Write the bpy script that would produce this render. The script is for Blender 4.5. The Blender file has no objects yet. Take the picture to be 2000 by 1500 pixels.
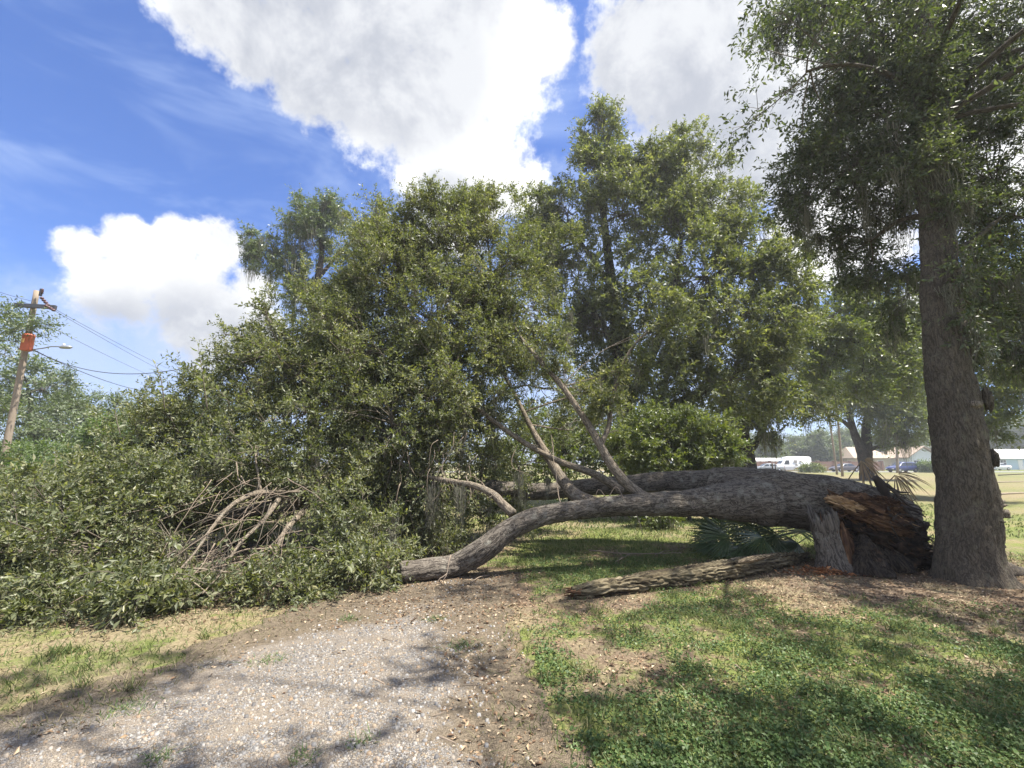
import bpy, math, random
import numpy as np
from mathutils import Vector, Matrix

S = bpy.context.scene
COL = S.collection
R = math.radians
rng = np.random.default_rng(11)
random.seed(4)

# ---------------------------------------------------------------- camera, sun, sky, exposure
CAM_H, FPX = 1.6, 870.0
PITCH = math.atan(153 / FPX)
cam_d = bpy.data.cameras.new('camera')
cam = bpy.data.objects.new('camera', cam_d)
COL.objects.link(cam)
cam.location = (0, 0, CAM_H)
cam.rotation_euler = (R(90) + PITCH, 0, 0)
cam_d.sensor_width = 36
cam_d.lens = 36 * FPX / 2000
cam_d.clip_start = 0.05
cam_d.clip_end = 5000
S.camera = cam

SUN_AZ, SUN_EL = 101.0, 65.0            # degrees right of the view axis (+Y), degrees up
sun_vec = Vector((math.sin(R(SUN_AZ)) * math.cos(R(SUN_EL)), math.cos(R(SUN_AZ)) * math.cos(R(SUN_EL)), math.sin(R(SUN_EL))))
sun_d = bpy.data.lights.new('sun', 'SUN')
sun_d.energy = 5.0
sun_d.angle = R(0.53)
sun_d.color = (1.0, 0.95, 0.86)
sun = bpy.data.objects.new('sun', sun_d)
COL.objects.link(sun)
sun.rotation_euler = (-sun_vec).to_track_quat('-Z', 'Y').to_euler()

S.view_settings.view_transform = 'Standard'
S.view_settings.look = 'None'
S.view_settings.gamma = 1
S.view_settings.use_curve_mapping = False
S.view_settings.exposure = 1.4
S.cycles.max_bounces = 4
S.cycles.diffuse_bounces = 3
S.cycles.transmission_bounces = 4
S.cycles.glossy_bounces = 2
S.cycles.transparent_max_bounces = 4
S.cycles.sample_clamp_indirect = 6
S.cycles.use_denoising = True


def pix_dir(px, py):
    x, u = (px - 1000) / FPX, (750 - py) / FPX
    v = np.array([x, math.cos(PITCH) - math.sin(PITCH) * u, math.sin(PITCH) + math.cos(PITCH) * u])
    return v


def P(px, py, Y):
    v = pix_dir(px, py)
    s = Y / v[1]
    return np.array([v[0] * s, Y, CAM_H + v[2] * s])


def G(px, py, z=0.0):
    v = pix_dir(px, py)
    s = (CAM_H - z) / -v[2]
    return np.array([v[0] * s, v[1] * s, z])


# ---------------------------------------------------------------- node helpers
class NT:
    def __init__(self, tree):
        self.t = tree
        self.n = tree.nodes
        self.l = tree.links

    def node(self, kind, **kw):
        nd = self.n.new(kind)
        ins = kw.pop('ins', {})
        for k, v in kw.items():
            setattr(nd, k, v)
        for k, v in ins.items():
            self.set(nd.inputs[k], v)
        return nd

    def set(self, sock, v):
        if isinstance(v, bpy.types.NodeSocket):
            self.l.new(v, sock)
        elif isinstance(v, bpy.types.Node):
            self.l.new(v.outputs[0], sock)
        else:
            sock.default_value = v

    def math(self, op, a, b=0.0, c=0.0, clamp=False):
        nd = self.node('ShaderNodeMath', operation=op, use_clamp=clamp)
        self.set(nd.inputs[0], a); self.set(nd.inputs[1], b); self.set(nd.inputs[2], c)
        return nd.outputs[0]

    def vmath(self, op, a, b=(0, 0, 0)):
        nd = self.node('ShaderNodeVectorMath', operation=op)
        self.set(nd.inputs[0], a); self.set(nd.inputs[1], b)
        return nd.outputs['Value'] if op in ('DOT_PRODUCT', 'LENGTH', 'DISTANCE') else nd.outputs[0]

    def mix(self, f, a, b, blend='MIX'):
        nd = self.node('ShaderNodeMix', data_type='RGBA', blend_type=blend)
        self.set(nd.inputs[0], f)
        for s, v in ((nd.inputs[6], a), (nd.inputs[7], b)):
            if isinstance(v, tuple) and len(v) == 3:
                v = (*v, 1)
            self.set(s, v)
        return nd.outputs[2]

    def smooth(self, x, a, b):
        nd = self.node('ShaderNodeMapRange', interpolation_type='SMOOTHSTEP')
        self.set(nd.inputs[0], x); nd.inputs[1].default_value = a; nd.inputs[2].default_value = b
        return nd.outputs[0]

    def noise(self, vec, scale, detail=3, rough=0.55, dist=0.0):
        nd = self.node('ShaderNodeTexNoise', ins={'Scale': scale, 'Detail': detail, 'Roughness': rough, 'Distortion': dist})
        if vec is not None:
            self.set(nd.inputs['Vector'], vec)
        return nd.outputs[0]

    def ramp(self, f, stops, interp='LINEAR'):
        nd = self.node('ShaderNodeValToRGB')
        cr = nd.color_ramp
        cr.interpolation = interp
        while len(cr.elements) < len(stops):
            cr.elements.new(0.5)
        for e, (p, c) in zip(cr.elements, stops):
            e.position = p
            e.color = (*c, 1)
        self.set(nd.inputs[0], f)
        return nd.outputs[0]


# ---------------------------------------------------------------- world: Nishita sky with cumulus
W = bpy.data.worlds.new('World')
S.world = W
W.use_nodes = True
wt = NT(W.node_tree)
wt.n.clear()
sky = wt.node('ShaderNodeTexSky', sky_type='NISHITA', sun_disc=False)
sky.sun_elevation = R(SUN_EL)
sky.sun_rotation = R(SUN_AZ)
sky.air_density = 1.0
sky.dust_density = 0.6
sky.ozone_density = 2.2
geo = wt.node('ShaderNodeTexCoord')
D = wt.vmath('NORMALIZE', geo.outputs['Generated'])


def ublob(px, py, rad):
    a = pix_dir(px, py); a = a / np.linalg.norm(a)
    b = pix_dir(px + rad * 0.7, py + rad * 0.7); b = b / np.linalg.norm(b)
    return a, float(np.dot(a, b))


def field(blobs, k=0.12):
    out = None
    for (px, py, rad) in blobs:
        c, cr = ublob(px, py, rad)
        d = wt.vmath('DOT_PRODUCT', D, tuple(c))
        f = wt.math('MULTIPLY_ADD', d, 1 / (1 - cr), 1 - 1 / (1 - cr))
        f = wt.math('MAXIMUM', f, -2.5)
        out = f if out is None else wt.math('SMOOTH_MAX', out, f, k)
    return out


cloud_blobs = [
    # long bank over the middle
    (400, -10, 130), (500, 70, 115), (620, 140, 130), (740, 180, 145), (860, 270, 135), (950, 340, 95), (1060, 90, 75), (930, 90, 180), (700, 0, 190), (600, -150, 280), (890, 400, 100), (1010, 370, 60),
    # bank on the right
    (1250, 110, 115), (1370, 110, 190), (1440, 280, 160), (1600, 200, 230), (1650, 420, 150), (1450, -90, 240), (1880, 150, 330), (1860, 620, 100),
    # cumulus on the left
    (165, 495, 58), (255, 475, 62), (340, 490, 66), (425, 480, 66), (240, 560, 100), (370, 570, 115), (475, 600, 62), (430, 650, 95), (490, 560, 50), (505, 640, 55), (340, 450, 40),
]
haze_blobs = [(330, 700, 190), (120, 690, 160), (620, 740, 200), (1200, 740, 420)]
grey_blobs = [(470, 60, 150), (620, 110, 170), (790, 110, 190), (760, -90, 250), (1310, 130, 180), (1440, 290, 150), (380, 690, 130), (220, 670, 110), (870, 390, 60)]
n_big = wt.noise(D, 6.0, 5, 0.62, 0.25)
n_fine = wt.noise(D, 30.0, 4, 0.65, 0.0)
nsum = wt.math('ADD', wt.math('MULTIPLY', wt.math('SUBTRACT', n_big, 0.5), 2.0), wt.math('MULTIPLY', wt.math('SUBTRACT', n_fine, 0.5), 1.0))
F = wt.math('ADD', field(cloud_blobs), nsum)
mask = wt.smooth(wt.math('ADD', F, wt.math('MULTIPLY', wt.math('SUBTRACT', n_fine, 0.5), 0.9)), -0.42, 0.46)
hz = wt.math('ADD', field(haze_blobs, 0.3), wt.math('MULTIPLY', nsum, 1.2))
hmask = wt.math('MULTIPLY', wt.smooth(hz, -0.5, 0.9), 0.75)
# thin wisps
wis_v = wt.vmath('MULTIPLY', D, (3.0, 6.0, 11.0))
wisp = wt.math('MULTIPLY', wt.smooth(wt.noise(wis_v, 0.8, 4, 0.62, 0.6), 0.44, 0.80), 0.42)
# the same kind of broken cumulus goes on around the rest of the sky
vd = pix_dir(1000, 600); vd = vd / np.linalg.norm(vd)
outside = wt.smooth(wt.vmath('DOT_PRODUCT', D, tuple(vd)), 0.62, 0.46)
gen = wt.smooth(wt.math('ADD', n_big, wt.math('MULTIPLY', n_fine, 0.3)), 0.58, 0.72)
mask = wt.math('MAXIMUM', mask, wt.math('MULTIPLY', gen, outside))
grey = wt.smooth(wt.math('ADD', field(grey_blobs, 0.3), wt.math('MULTIPLY', wt.math('SUBTRACT', n_big, 0.5), 1.8)), -0.8, 0.7)
puff = wt.smooth(wt.math('ADD', wt.math('MULTIPLY', n_big, 0.85), wt.math('MULTIPLY', n_fine, 0.15)), 0.36, 0.62)
grey = wt.math('MULTIPLY', grey, wt.math('MULTIPLY_ADD', puff, -0.40, 1.0))
edge_dim = wt.math('MULTIPLY', wt.smooth(F, 0.5, -0.2), 0.35)
lit = wt.mix(puff, (3.35, 3.4, 3.5), (4.7, 4.7, 4.65))
bright = wt.mix(grey, lit, (1.95, 2.07, 2.35))
bright = wt.mix(edge_dim, bright, (3.3, 3.7, 4.6))
hcol = (2.2, 2.65, 3.6)
skyc = wt.mix(1.0, sky.outputs[0], (0.42, 0.53, 0.80), 'MULTIPLY')
c1 = wt.mix(wisp, skyc, (2.3, 2.9, 4.1))
c2 = wt.mix(hmask, c1, hcol)
c3 = wt.mix(mask, c2, bright)
bg = wt.node('ShaderNodeBackground', ins={'Strength': 0.11})
wt.set(bg.inputs[0], c3)
wo = wt.node('ShaderNodeOutputWorld')
wt.l.new(bg.outputs[0], wo.inputs[0])
W.cycles.sampling_method = 'MANUAL'
W.cycles.sample_map_resolution = 512


# ---------------------------------------------------------------- numpy noise
_perm = np.random.default_rng(3).permutation(256)
_perm = np.concatenate([_perm, _perm, _perm])
_grad = np.random.default_rng(5).normal(size=(256, 3))
_grad /= np.linalg.norm(_grad, axis=1)[:, None]


def pn(p):
    """gradient noise, p (...,3) -> about -0.8..0.8"""
    p = np.asarray(p, float)
    i = np.floor(p).astype(int)
    f = p - i
    u = f * f * f * (f * (f * 6 - 15) + 10)
    i &= 255
    out = 0
    for dx in (0, 1):
        for dy in (0, 1):
            for dz in (0, 1):
                h = _perm[_perm[_perm[i[..., 0] + dx] + i[..., 1] + dy] + i[..., 2] + dz]
                g = _grad[h]
                d = f - np.array([dx, dy, dz])
                w = (u[..., 0] if dx else 1 - u[..., 0]) * (u[..., 1] if dy else 1 - u[..., 1]) * (u[..., 2] if dz else 1 - u[..., 2])
                out = out + w * (g * d).sum(-1)
    return out * 1.4


def fbm(p, octs=4):
    p = np.asarray(p, float)
    a, s = 0, 1.0
    for _ in range(octs):
        a = a + s * pn(p)
        p = p * 2.03 + 17.3
        s *= 0.5
    return a


def n2(x, y, f, o=3, seed=0.0):
    return fbm(np.stack([np.asarray(x) * f, np.asarray(y) * f, np.full(np.shape(x), seed + 0.37)], -1), o)


def hgt(x, y):
    x = np.asarray(x, float); y = np.asarray(y, float)
    near = np.exp(-((x / 25) ** 2 + ((y - 8) / 25) ** 2))
    return near * (0.035 * n2(x, y, 0.35, 2, 1.0) + 0.014 * n2(x, y, 1.7, 2, 5.0))


# ---------------------------------------------------------------- object helpers
OFF = {}


def mesh_data(name, verts, tris=None, quads=None, mat=None, smooth=True, attrs=None):
    me = bpy.data.meshes.new(name)
    verts = np.asarray(verts, np.float32)
    nt = 0 if tris is None else len(tris)
    nq = 0 if quads is None else len(quads)
    loops = []
    if nt: loops.append(np.asarray(tris, np.int32).ravel())
    if nq: loops.append(np.asarray(quads, np.int32).ravel())
    loops = np.concatenate(loops)
    me.vertices.add(len(verts))
    me.vertices.foreach_set('co', verts.ravel())
    me.loops.add(len(loops))
    me.loops.foreach_set('vertex_index', loops)
    me.polygons.add(nt + nq)
    st = np.concatenate([np.arange(nt) * 3, nt * 3 + np.arange(nq) * 4]).astype(np.int32)
    me.polygons.foreach_set('loop_start', st)
    me.polygons.foreach_set('use_smooth', np.full(nt + nq, smooth))
    if attrs:
        for an, av in attrs.items():
            av = np.asarray(av, np.float32)
            if av.ndim == 1:
                at = me.attributes.new(an, 'FLOAT', 'POINT'); at.data.foreach_set('value', av)
            else:
                at = me.attributes.new(an, 'FLOAT_VECTOR', 'POINT'); at.data.foreach_set('vector', av.ravel())
    me.update(calc_edges=True)
    me.validate()
    if mat is not None:
        me.materials.append(mat)
    return me


def tag(o, label=None, cat=None, group=None, kind=None):
    if label: o['label'] = label
    if cat: o['category'] = cat
    if group: o['group'] = group
    if kind: o['kind'] = kind
    return o


def thing(name, base, label, cat, group=None):
    o = bpy.data.objects.new(name, None)
    o.empty_display_size = 0.1
    COL.objects.link(o)
    base = np.asarray(base, float)
    o.location = base
    OFF[o] = base
    return tag(o, label, cat, group)


def build(name, verts, tris=None, quads=None, mat=None, parent=None, smooth=True, attrs=None, kind=None):
    verts = np.asarray(verts, float)
    off = OFF[parent] if parent is not None else np.zeros(3)
    me = mesh_data(name, verts - off, tris, quads, mat, smooth, attrs)
    o = bpy.data.objects.new(name, me)
    COL.objects.link(o)
    OFF[o] = off
    if parent is not None:
        o.parent = parent
    if kind: o['kind'] = kind
    return o


class MB:
    """collects simple shapes into one mesh"""
    def __init__(self):
        self.v, self.t, self.q, self.n = [], [], [], 0

    def add(self, v, tris=None, quads=None):
        v = np.asarray(v, float)
        if tris is not None and len(tris): self.t.append(np.asarray(tris) + self.n)
        if quads is not None and len(quads): self.q.append(np.asarray(quads) + self.n)
        self.v.append(v); self.n += len(v)
        return self

    def box(self, c, s, rz=0.0, bev=0.0):
        c = np.asarray(c, float); h = np.asarray(s, float) / 2
        v = np.array([[x, y, z] for z in (-1, 1) for y in (-1, 1) for x in (-1, 1)], float) * h
        if rz:
            cc, ss = math.cos(rz), math.sin(rz)
            v = np.stack([v[:, 0] * cc - v[:, 1] * ss, v[:, 0] * ss + v[:, 1] * cc, v[:, 2]], -1)
        return self.add(v + c, quads=[[0, 2, 3, 1], [4, 5, 7, 6], [0, 1, 5, 4], [2, 6, 7, 3], [0, 4, 6, 2], [1, 3, 7, 5]])

    def tube(self, pts, rad, sides=6):
        v, q, t, _ = tube_geo(pts, rad, sides)
        return self.add(v, t, q)

    def build(self, name, mat, parent=None, smooth=False, kind=None):
        return build(name, np.concatenate(self.v), np.concatenate(self.t) if self.t else None,
                     np.concatenate(self.q) if self.q else None, mat, parent, smooth, kind=kind)


def catmull(ctrl, step):
    """ctrl (n,k): columns 0-2 position, the rest interpolated with it; resampled by arc length"""
    c = np.asarray(ctrl, float)
    if len(c) == 2:
        n = max(2, int(np.linalg.norm(c[1, :3] - c[0, :3]) / step) + 1)
        t = np.linspace(0, 1, n)[:, None]
        return c[0] * (1 - t) + c[1] * t
    e = np.vstack([2 * c[0] - c[1], c, 2 * c[-1] - c[-2]])
    out = []
    for i in range(1, len(e) - 2):
        t = np.linspace(0, 1, 24, endpoint=False)[:, None]
        p0, p1, p2, p3 = e[i - 1], e[i], e[i + 1], e[i + 2]
        out.append(0.5 * ((2 * p1) + (-p0 + p2) * t + (2 * p0 - 5 * p1 + 4 * p2 - p3) * t ** 2 + (-p0 + 3 * p1 - 3 * p2 + p3) * t ** 3))
    out.append(c[-1][None])
    o = np.vstack(out)
    s = np.concatenate([[0], np.cumsum(np.linalg.norm(np.diff(o[:, :3], axis=0), axis=1))])
    n = max(3, int(s[-1] / step) + 1)
    ss = np.linspace(0, s[-1], n)
    return np.stack([np.interp(ss, s, o[:, k]) for k in range(o.shape[1])], -1)


def frames(p):
    t = np.gradient(p, axis=0)
    t /= np.linalg.norm(t, axis=1)[:, None] + 1e-9
    n = np.zeros_like(p)
    a = np.array([0, 0, 1.0]) if abs(t[0, 2]) < 0.9 else np.array([1.0, 0, 0])
    v = np.cross(t[0], a); v /= np.linalg.norm(v)
    for i in range(len(p)):
        v = v - t[i] * np.dot(v, t[i])
        v = v / (np.linalg.norm(v) + 1e-9)
        n[i] = v
    return t, n, np.cross(t, n)


def tube_geo(pts, rad, sides=8, bark=0.0, lump=0.0, seed=0.0, freq=13.0, cap=True, jag=0.0, flute=None):
    """returns verts, quads, tris, bark coordinates"""
    p = np.asarray(pts, float)
    r = np.broadcast_to(np.asarray(rad, float), (len(p),)).copy()
    t, n, b = frames(p)
    th = np.linspace(0, 2 * np.pi, sides, endpoint=False)
    ct, st = np.cos(th), np.sin(th)
    s = np.concatenate([[0], np.cumsum(np.linalg.norm(np.diff(p, axis=0), axis=1))])
    nrm = n[:, None] * ct[None, :, None] + b[:, None] * st[None, :, None]
    rr = np.repeat(r[:, None], sides, 1)
    bc = np.stack([rr * ct, rr * st, np.repeat(s[:, None], sides, 1)], -1)
    if lump:
        rr = rr * (1 + lump * fbm(bc * np.array([3.2, 3.2, 1.6]) + seed, 2))
    if flute is not None:
        rr = rr * flute(s[:, None], th[None, :])
    if bark:
        w = 0.35 * pn(bc * np.array([5, 5, 4.0]) + seed + 9)
        q = bc * np.array([freq, freq, freq * 0.24]) + seed
        q = q + w[..., None]
        rg = 1 - np.abs(pn(q)) * 2.2
        rg2 = 1 - np.abs(pn(q * 2.1 + 4.4)) * 2.2
        rr = rr - bark * (np.clip(rg, 0, 1) ** 2 * 0.9 + np.clip(rg2, 0, 1) ** 2 * 0.35 - 0.4)
    v = p[:, None] + nrm * rr[..., None]
    if jag:
        e = jag * (np.abs(pn(np.stack([ct * 4, st * 4, np.full(sides, seed)], -1))) * 2 + rng.random(sides) * 0.8)
        v[-1] += t[-1] * e[:, None]
        v[-2] += t[-2] * e[:, None] * 0.55
        v[-3] += t[-3] * e[:, None] * 0.2
    m = len(p)
    i = np.arange(m - 1)[:, None] * sides
    j = np.arange(sides)[None, :]
    j2 = (j + 1) % sides
    q = np.stack([i + j, i + j2, i + sides + j2, i + sides + j], -1).reshape(-1, 4)
    v = v.reshape(-1, 3)
    bc = bc.reshape(-1, 3)
    tr = None
    if cap:
        k = len(v)
        v = np.vstack([v, p[0], p[-1]])
        bc = np.vstack([bc, [0, 0, 0], [0, 0, s[-1]]])
        jj = np.arange(sides); jn = (jj + 1) % sides
        tr = np.vstack([np.stack([jn, jj, np.full(sides, k)], -1), np.stack([(m - 1) * sides + jj, (m - 1) * sides + jn, np.full(sides, k + 1)], -1)])
    return v, q, tr, bc


def limb(name, ctrl, mat, parent, sides=24, step=0.06, bark=0.01, lump=0.08, freq=13.0, jag=0.0, flute=None, seed=None):
    c = catmull(ctrl, step)
    v, q, t, bc = tube_geo(c[:, :3], c[:, 3], sides, bark, lump, rng.random() * 50 if seed is None else seed, freq, jag=jag, flute=flute)
    return build(name, v, t, q, mat, parent, True, {'bark': bc})


def PX(rows):
    return [np.append(P(r[0], r[1], r[2]), r[3]) for r in rows]


# ---------------------------------------------------------------- materials
def material(name):
    m = bpy.data.materials.new(name)
    m.use_nodes = True
    t = NT(m.node_tree)
    t.n.clear()
    out = t.node('ShaderNodeOutputMaterial')
    return m, t, out


def simple(name, col, rough=0.6, metal=0.0, var=0.15, scale=6.0, bump=0.0, spec=0.5):
    m, t, out = material(name)
    tc = t.node('ShaderNodeTexCoord')
    n = t.noise(tc.outputs['Object'], scale, 4)
    c = t.mix(n, tuple(x * (1 - var) for x in col), tuple(min(1, x * (1 + var)) for x in col))
    b = t.node('ShaderNodeBsdfPrincipled', ins={'Roughness': rough, 'Metallic': metal, 'Specular IOR Level': spec})
    t.set(b.inputs['Base Color'], c)
    if bump:
        bp = t.node('ShaderNodeBump', ins={'Strength': bump, 'Distance': 0.02})
        t.set(bp.inputs['Height'], n)
        t.l.new(bp.outputs[0], b.inputs['Normal'])
    t.l.new(b.outputs[0], out.inputs[0])
    return m


def leafmat(name, stops, trans=0.35, rough=0.38, tcol=(1.25, 1.35, 0.5), spec=0.5):
    m, t, out = material(name)
    g = t.node('ShaderNodeNewGeometry')
    tc = t.node('ShaderNodeTexCoord')
    clump = t.noise(tc.outputs['Object'], 0.9, 2)
    f = t.math('ADD', t.math('MULTIPLY', g.outputs['Random Per Island'], 0.72), t.math('MULTIPLY', t.math('SUBTRACT', clump, 0.30), 1.0), clamp=True)
    c = t.ramp(f, stops)
    under = t.mix(0.55, t.mix(1.0, c, (1.25, 1.25, 1.45), 'MULTIPLY'), (0.17, 0.185, 0.135))
    c = t.mix(t.math('MULTIPLY', g.outputs['Backfacing'], 0.8), c, under)
    b = t.node('ShaderNodeBsdfPrincipled', ins={'Roughness': rough, 'Specular IOR Level': spec})
    t.set(b.inputs['Base Color'], c)
    tr = t.node('ShaderNodeBsdfTranslucent')
    t.set(tr.inputs[0], t.mix(1.0, c, tcol, 'MULTIPLY'))
    mx = t.node('ShaderNodeMixShader', ins={0: trans})
    t.l.new(b.outputs[0], mx.inputs[1]); t.l.new(tr.outputs[0], mx.inputs[2])
    t.l.new(mx.outputs[0], out.inputs[0])
    return m


def barkmat(name, dark, light, lichen, lich_amt=0.5, scale=1.0, bump=0.6):
    m, t, out = material(name)
    at = t.node('ShaderNodeAttribute', attribute_name='bark')
    wob = t.noise(at.outputs['Vector'], 7 * scale, 3)
    v = t.vmath('MULTIPLY', at.outputs['Vector'], (20 * scale, 20 * scale, 3.6 * scale))
    v = t.vmath('ADD', v, t.vmath('MULTIPLY', t.node('ShaderNodeCombineXYZ', ins={0: wob, 1: wob, 2: wob}).outputs[0], (2.2, 2.2, 1.0)))
    r1 = t.math('ABSOLUTE', t.math('SUBTRACT', t.noise(v, 1.0, 2, 0.5), 0.5))
    r2 = t.math('ABSOLUTE', t.math('SUBTRACT', t.noise(v, 2.3, 3, 0.6), 0.5))
    crack = t.math('MULTIPLY', t.smooth(r1, 0.0, 0.09), t.math('ADD', 0.45, t.math('MULTIPLY', t.smooth(r2, 0.0, 0.10), 0.55)))
    n = t.noise(v, 5.0, 4, 0.65)
    h = t.math('ADD', t.math('MULTIPLY', crack, 0.75), t.math('MULTIPLY', n, 0.5))
    c = t.mix(t.smooth(h, 0.15, 1.05), dark, light)
    li = t.smooth(t.noise(at.outputs['Vector'], 5.5, 5, 0.7), 0.52, 0.70)
    c = t.mix(t.math('MULTIPLY', li, lich_amt), c, lichen)
    big = t.noise(at.outputs['Vector'], 1.3, 2)
    c = t.mix(t.math('MULTIPLY', t.smooth(big, 0.4, 0.7), 0.45), c, t.mix(1.0, c, (0.55, 0.52, 0.5), 'MULTIPLY'))
    b = t.node('ShaderNodeBsdfPrincipled', ins={'Roughness': 0.9, 'Specular IOR Level': 0.2})
    t.set(b.inputs['Base Color'], c)
    bp = t.node('ShaderNodeBump', ins={'Strength': bump, 'Distance': 0.03})
    t.set(bp.inputs['Height'], h)
    t.l.new(bp.outputs[0], b.inputs['Normal'])
    t.l.new(b.outputs[0], out.inputs[0])
    return m


def islandmat(name, stops, rough=0.8, spec=0.25, trans=0.0):
    m, t, out = material(name)
    g = t.node('ShaderNodeNewGeometry')
    c = t.ramp(g.outputs['Random Per Island'], stops)
    b = t.node('ShaderNodeBsdfPrincipled', ins={'Roughness': rough, 'Specular IOR Level': spec})
    t.set(b.inputs['Base Color'], c)
    if trans:
        tr = t.node('ShaderNodeBsdfTranslucent')
        t.set(tr.inputs[0], c)
        mx = t.node('ShaderNodeMixShader', ins={0: trans})
        t.l.new(b.outputs[0], mx.inputs[1]); t.l.new(tr.outputs[0], mx.inputs[2])
        t.l.new(mx.outputs[0], out.inputs[0])
    else:
        t.l.new(b.outputs[0], out.inputs[0])
    return m


M = {}
M['leaf_fallen'] = leafmat('leaf_fallen', [(0, (0.040, 0.054, 0.020)), (0.35, (0.090, 0.108, 0.040)), (0.65, (0.150, 0.165, 0.062)), (0.85, (0.24, 0.24, 0.11)), (1, (0.32, 0.30, 0.17))], 0.42, 0.46, spec=0.5)  # palest stops put cream sun glints into the leaf colour
M['leaf_standing'] = leafmat('leaf_standing', [(0, (0.031, 0.046, 0.020)), (0.5, (0.062, 0.082, 0.034)), (1, (0.114, 0.132, 0.054))], 0.36, 0.42, spec=0.55)
M['leaf_back'] = leafmat('leaf_back', [(0, (0.046, 0.060, 0.024)), (0.4, (0.100, 0.118, 0.045)), (0.75, (0.165, 0.178, 0.070)), (1, (0.27, 0.26, 0.13))], 0.42, 0.52, spec=0.4)
M['leaf_yellow'] = leafmat('leaf_yellow', [(0, (0.058, 0.085, 0.021)), (0.5, (0.111, 0.143, 0.034)), (1, (0.208, 0.221, 0.065))], 0.36)
M['leaf_far'] = leafmat('leaf_far', [(0, (0.056, 0.083, 0.037)), (0.5, (0.100, 0.135, 0.056)), (1, (0.156, 0.194, 0.081))], 0.32, 0.45)
M['leaf_bright'] = leafmat('leaf_bright', [(0, (0.05, 0.095, 0.022)), (0.5, (0.09, 0.15, 0.03)), (1, (0.16, 0.20, 0.05))], 0.38, 0.45)
M['bark_fallen'] = barkmat('bark_fallen', (0.048, 0.040, 0.033), (0.190, 0.165, 0.135), (0.31, 0.30, 0.25), 0.6, 1.25, 0.5)
M['stump_dark'] = barkmat('stump_dark', (0.014, 0.011, 0.009), (0.085, 0.066, 0.048), (0.16, 0.085, 0.04), 0.5, 1.4, 0.9)
M['bark_limb'] = barkmat('bark_limb', (0.075, 0.060, 0.045), (0.27, 0.225, 0.17), (0.36, 0.34, 0.28), 0.5, 1.6, 0.4)
M['bark_standing'] = barkmat('bark_standing', (0.058, 0.048, 0.037), (0.140, 0.116, 0.086), (0.19, 0.18, 0.125), 0.5, 1.7, 0.5)
M['bark_back'] = barkmat('bark_back', (0.022, 0.019, 0.016), (0.09, 0.075, 0.06), (0.15, 0.14, 0.115), 0.3, 0.8)
M['bark_log'] = barkmat('bark_log', (0.055, 0.042, 0.028), (0.27, 0.215, 0.145), (0.21, 0.21, 0.10), 0.55, 1.3, 0.8)
M['twig'] = simple('twig', (0.115, 0.095, 0.072), 0.85, var=0.4, scale=9)
M['dry_twig'] = simple('dry_twig', (0.20, 0.155, 0.115), 0.85, var=0.45, scale=7)
M['moss'] = islandmat('moss', [(0, (0.12, 0.12, 0.095)), (0.6, (0.20, 0.195, 0.15)), (1, (0.29, 0.27, 0.21))], 0.95, 0.1, 0.3)
M['grass'] = islandmat('grass', [(0, (0.065, 0.100, 0.026)), (0.5, (0.115, 0.155, 0.045)), (0.8, (0.19, 0.205, 0.075)), (1, (0.34, 0.29, 0.15))], 0.6, 0.3, 0.35)
M['dry_grass'] = islandmat('dry_grass', [(0, (0.09, 0.105, 0.038)), (0.4, (0.18, 0.16, 0.085)), (1, (0.30, 0.25, 0.15))], 0.7, 0.3, 0.3)
M['clover'] = islandmat('clover', [(0, (0.055, 0.100, 0.030)), (0.6, (0.095, 0.155, 0.045)), (1, (0.16, 0.21, 0.075))], 0.5, 0.35, 0.3)
M['litter'] = islandmat('litter', [(0, (0.06, 0.036, 0.022)), (0.45, (0.17, 0.105, 0.062)), (0.8, (0.29, 0.205, 0.125)), (1, (0.45, 0.36, 0.25))], 0.75, 0.25)
M['pebble'] = islandmat('pebble', [(0, (0.095, 0.09, 0.088)), (0.3, (0.19, 0.183, 0.176)), (0.58, (0.275, 0.26, 0.24)), (0.78, (0.275, 0.225, 0.165)), (0.9, (0.22, 0.15, 0.09)), (1, (0.42, 0.40, 0.37))], 0.65, 0.4)
M['palm'] = simple('palm', (0.075, 0.115, 0.045), 0.3, var=0.4, scale=3, spec=0.8)
M['palm_stem'] = simple('palm_stem', (0.13, 0.17, 0.07), 0.45, var=0.2)
M['dead_frond'] = simple('dead_frond', (0.33, 0.245, 0.155), 0.8, var=0.35, scale=8)


def woodmat(name, stops, sx=(18, 18, 2.0)):
    m, t, out = material(name)
    at = t.node('ShaderNodeAttribute', attribute_name='bark')
    v = t.vmath('MULTIPLY', at.outputs['Vector'], sx)
    n = t.noise(v, 1.0, 6, 0.7, 0.4)
    c = t.ramp(n, stops)
    b = t.node('ShaderNodeBsdfPrincipled', ins={'Roughness': 0.85, 'Specular IOR Level': 0.2})
    t.set(b.inputs['Base Color'], c)
    bp = t.node('ShaderNodeBump', ins={'Strength': 0.7, 'Distance': 0.02})
    t.set(bp.inputs['Height'], n)
    t.l.new(bp.outputs[0], b.inputs['Normal'])
    t.l.new(b.outputs[0], out.inputs[0])
    return m


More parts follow.
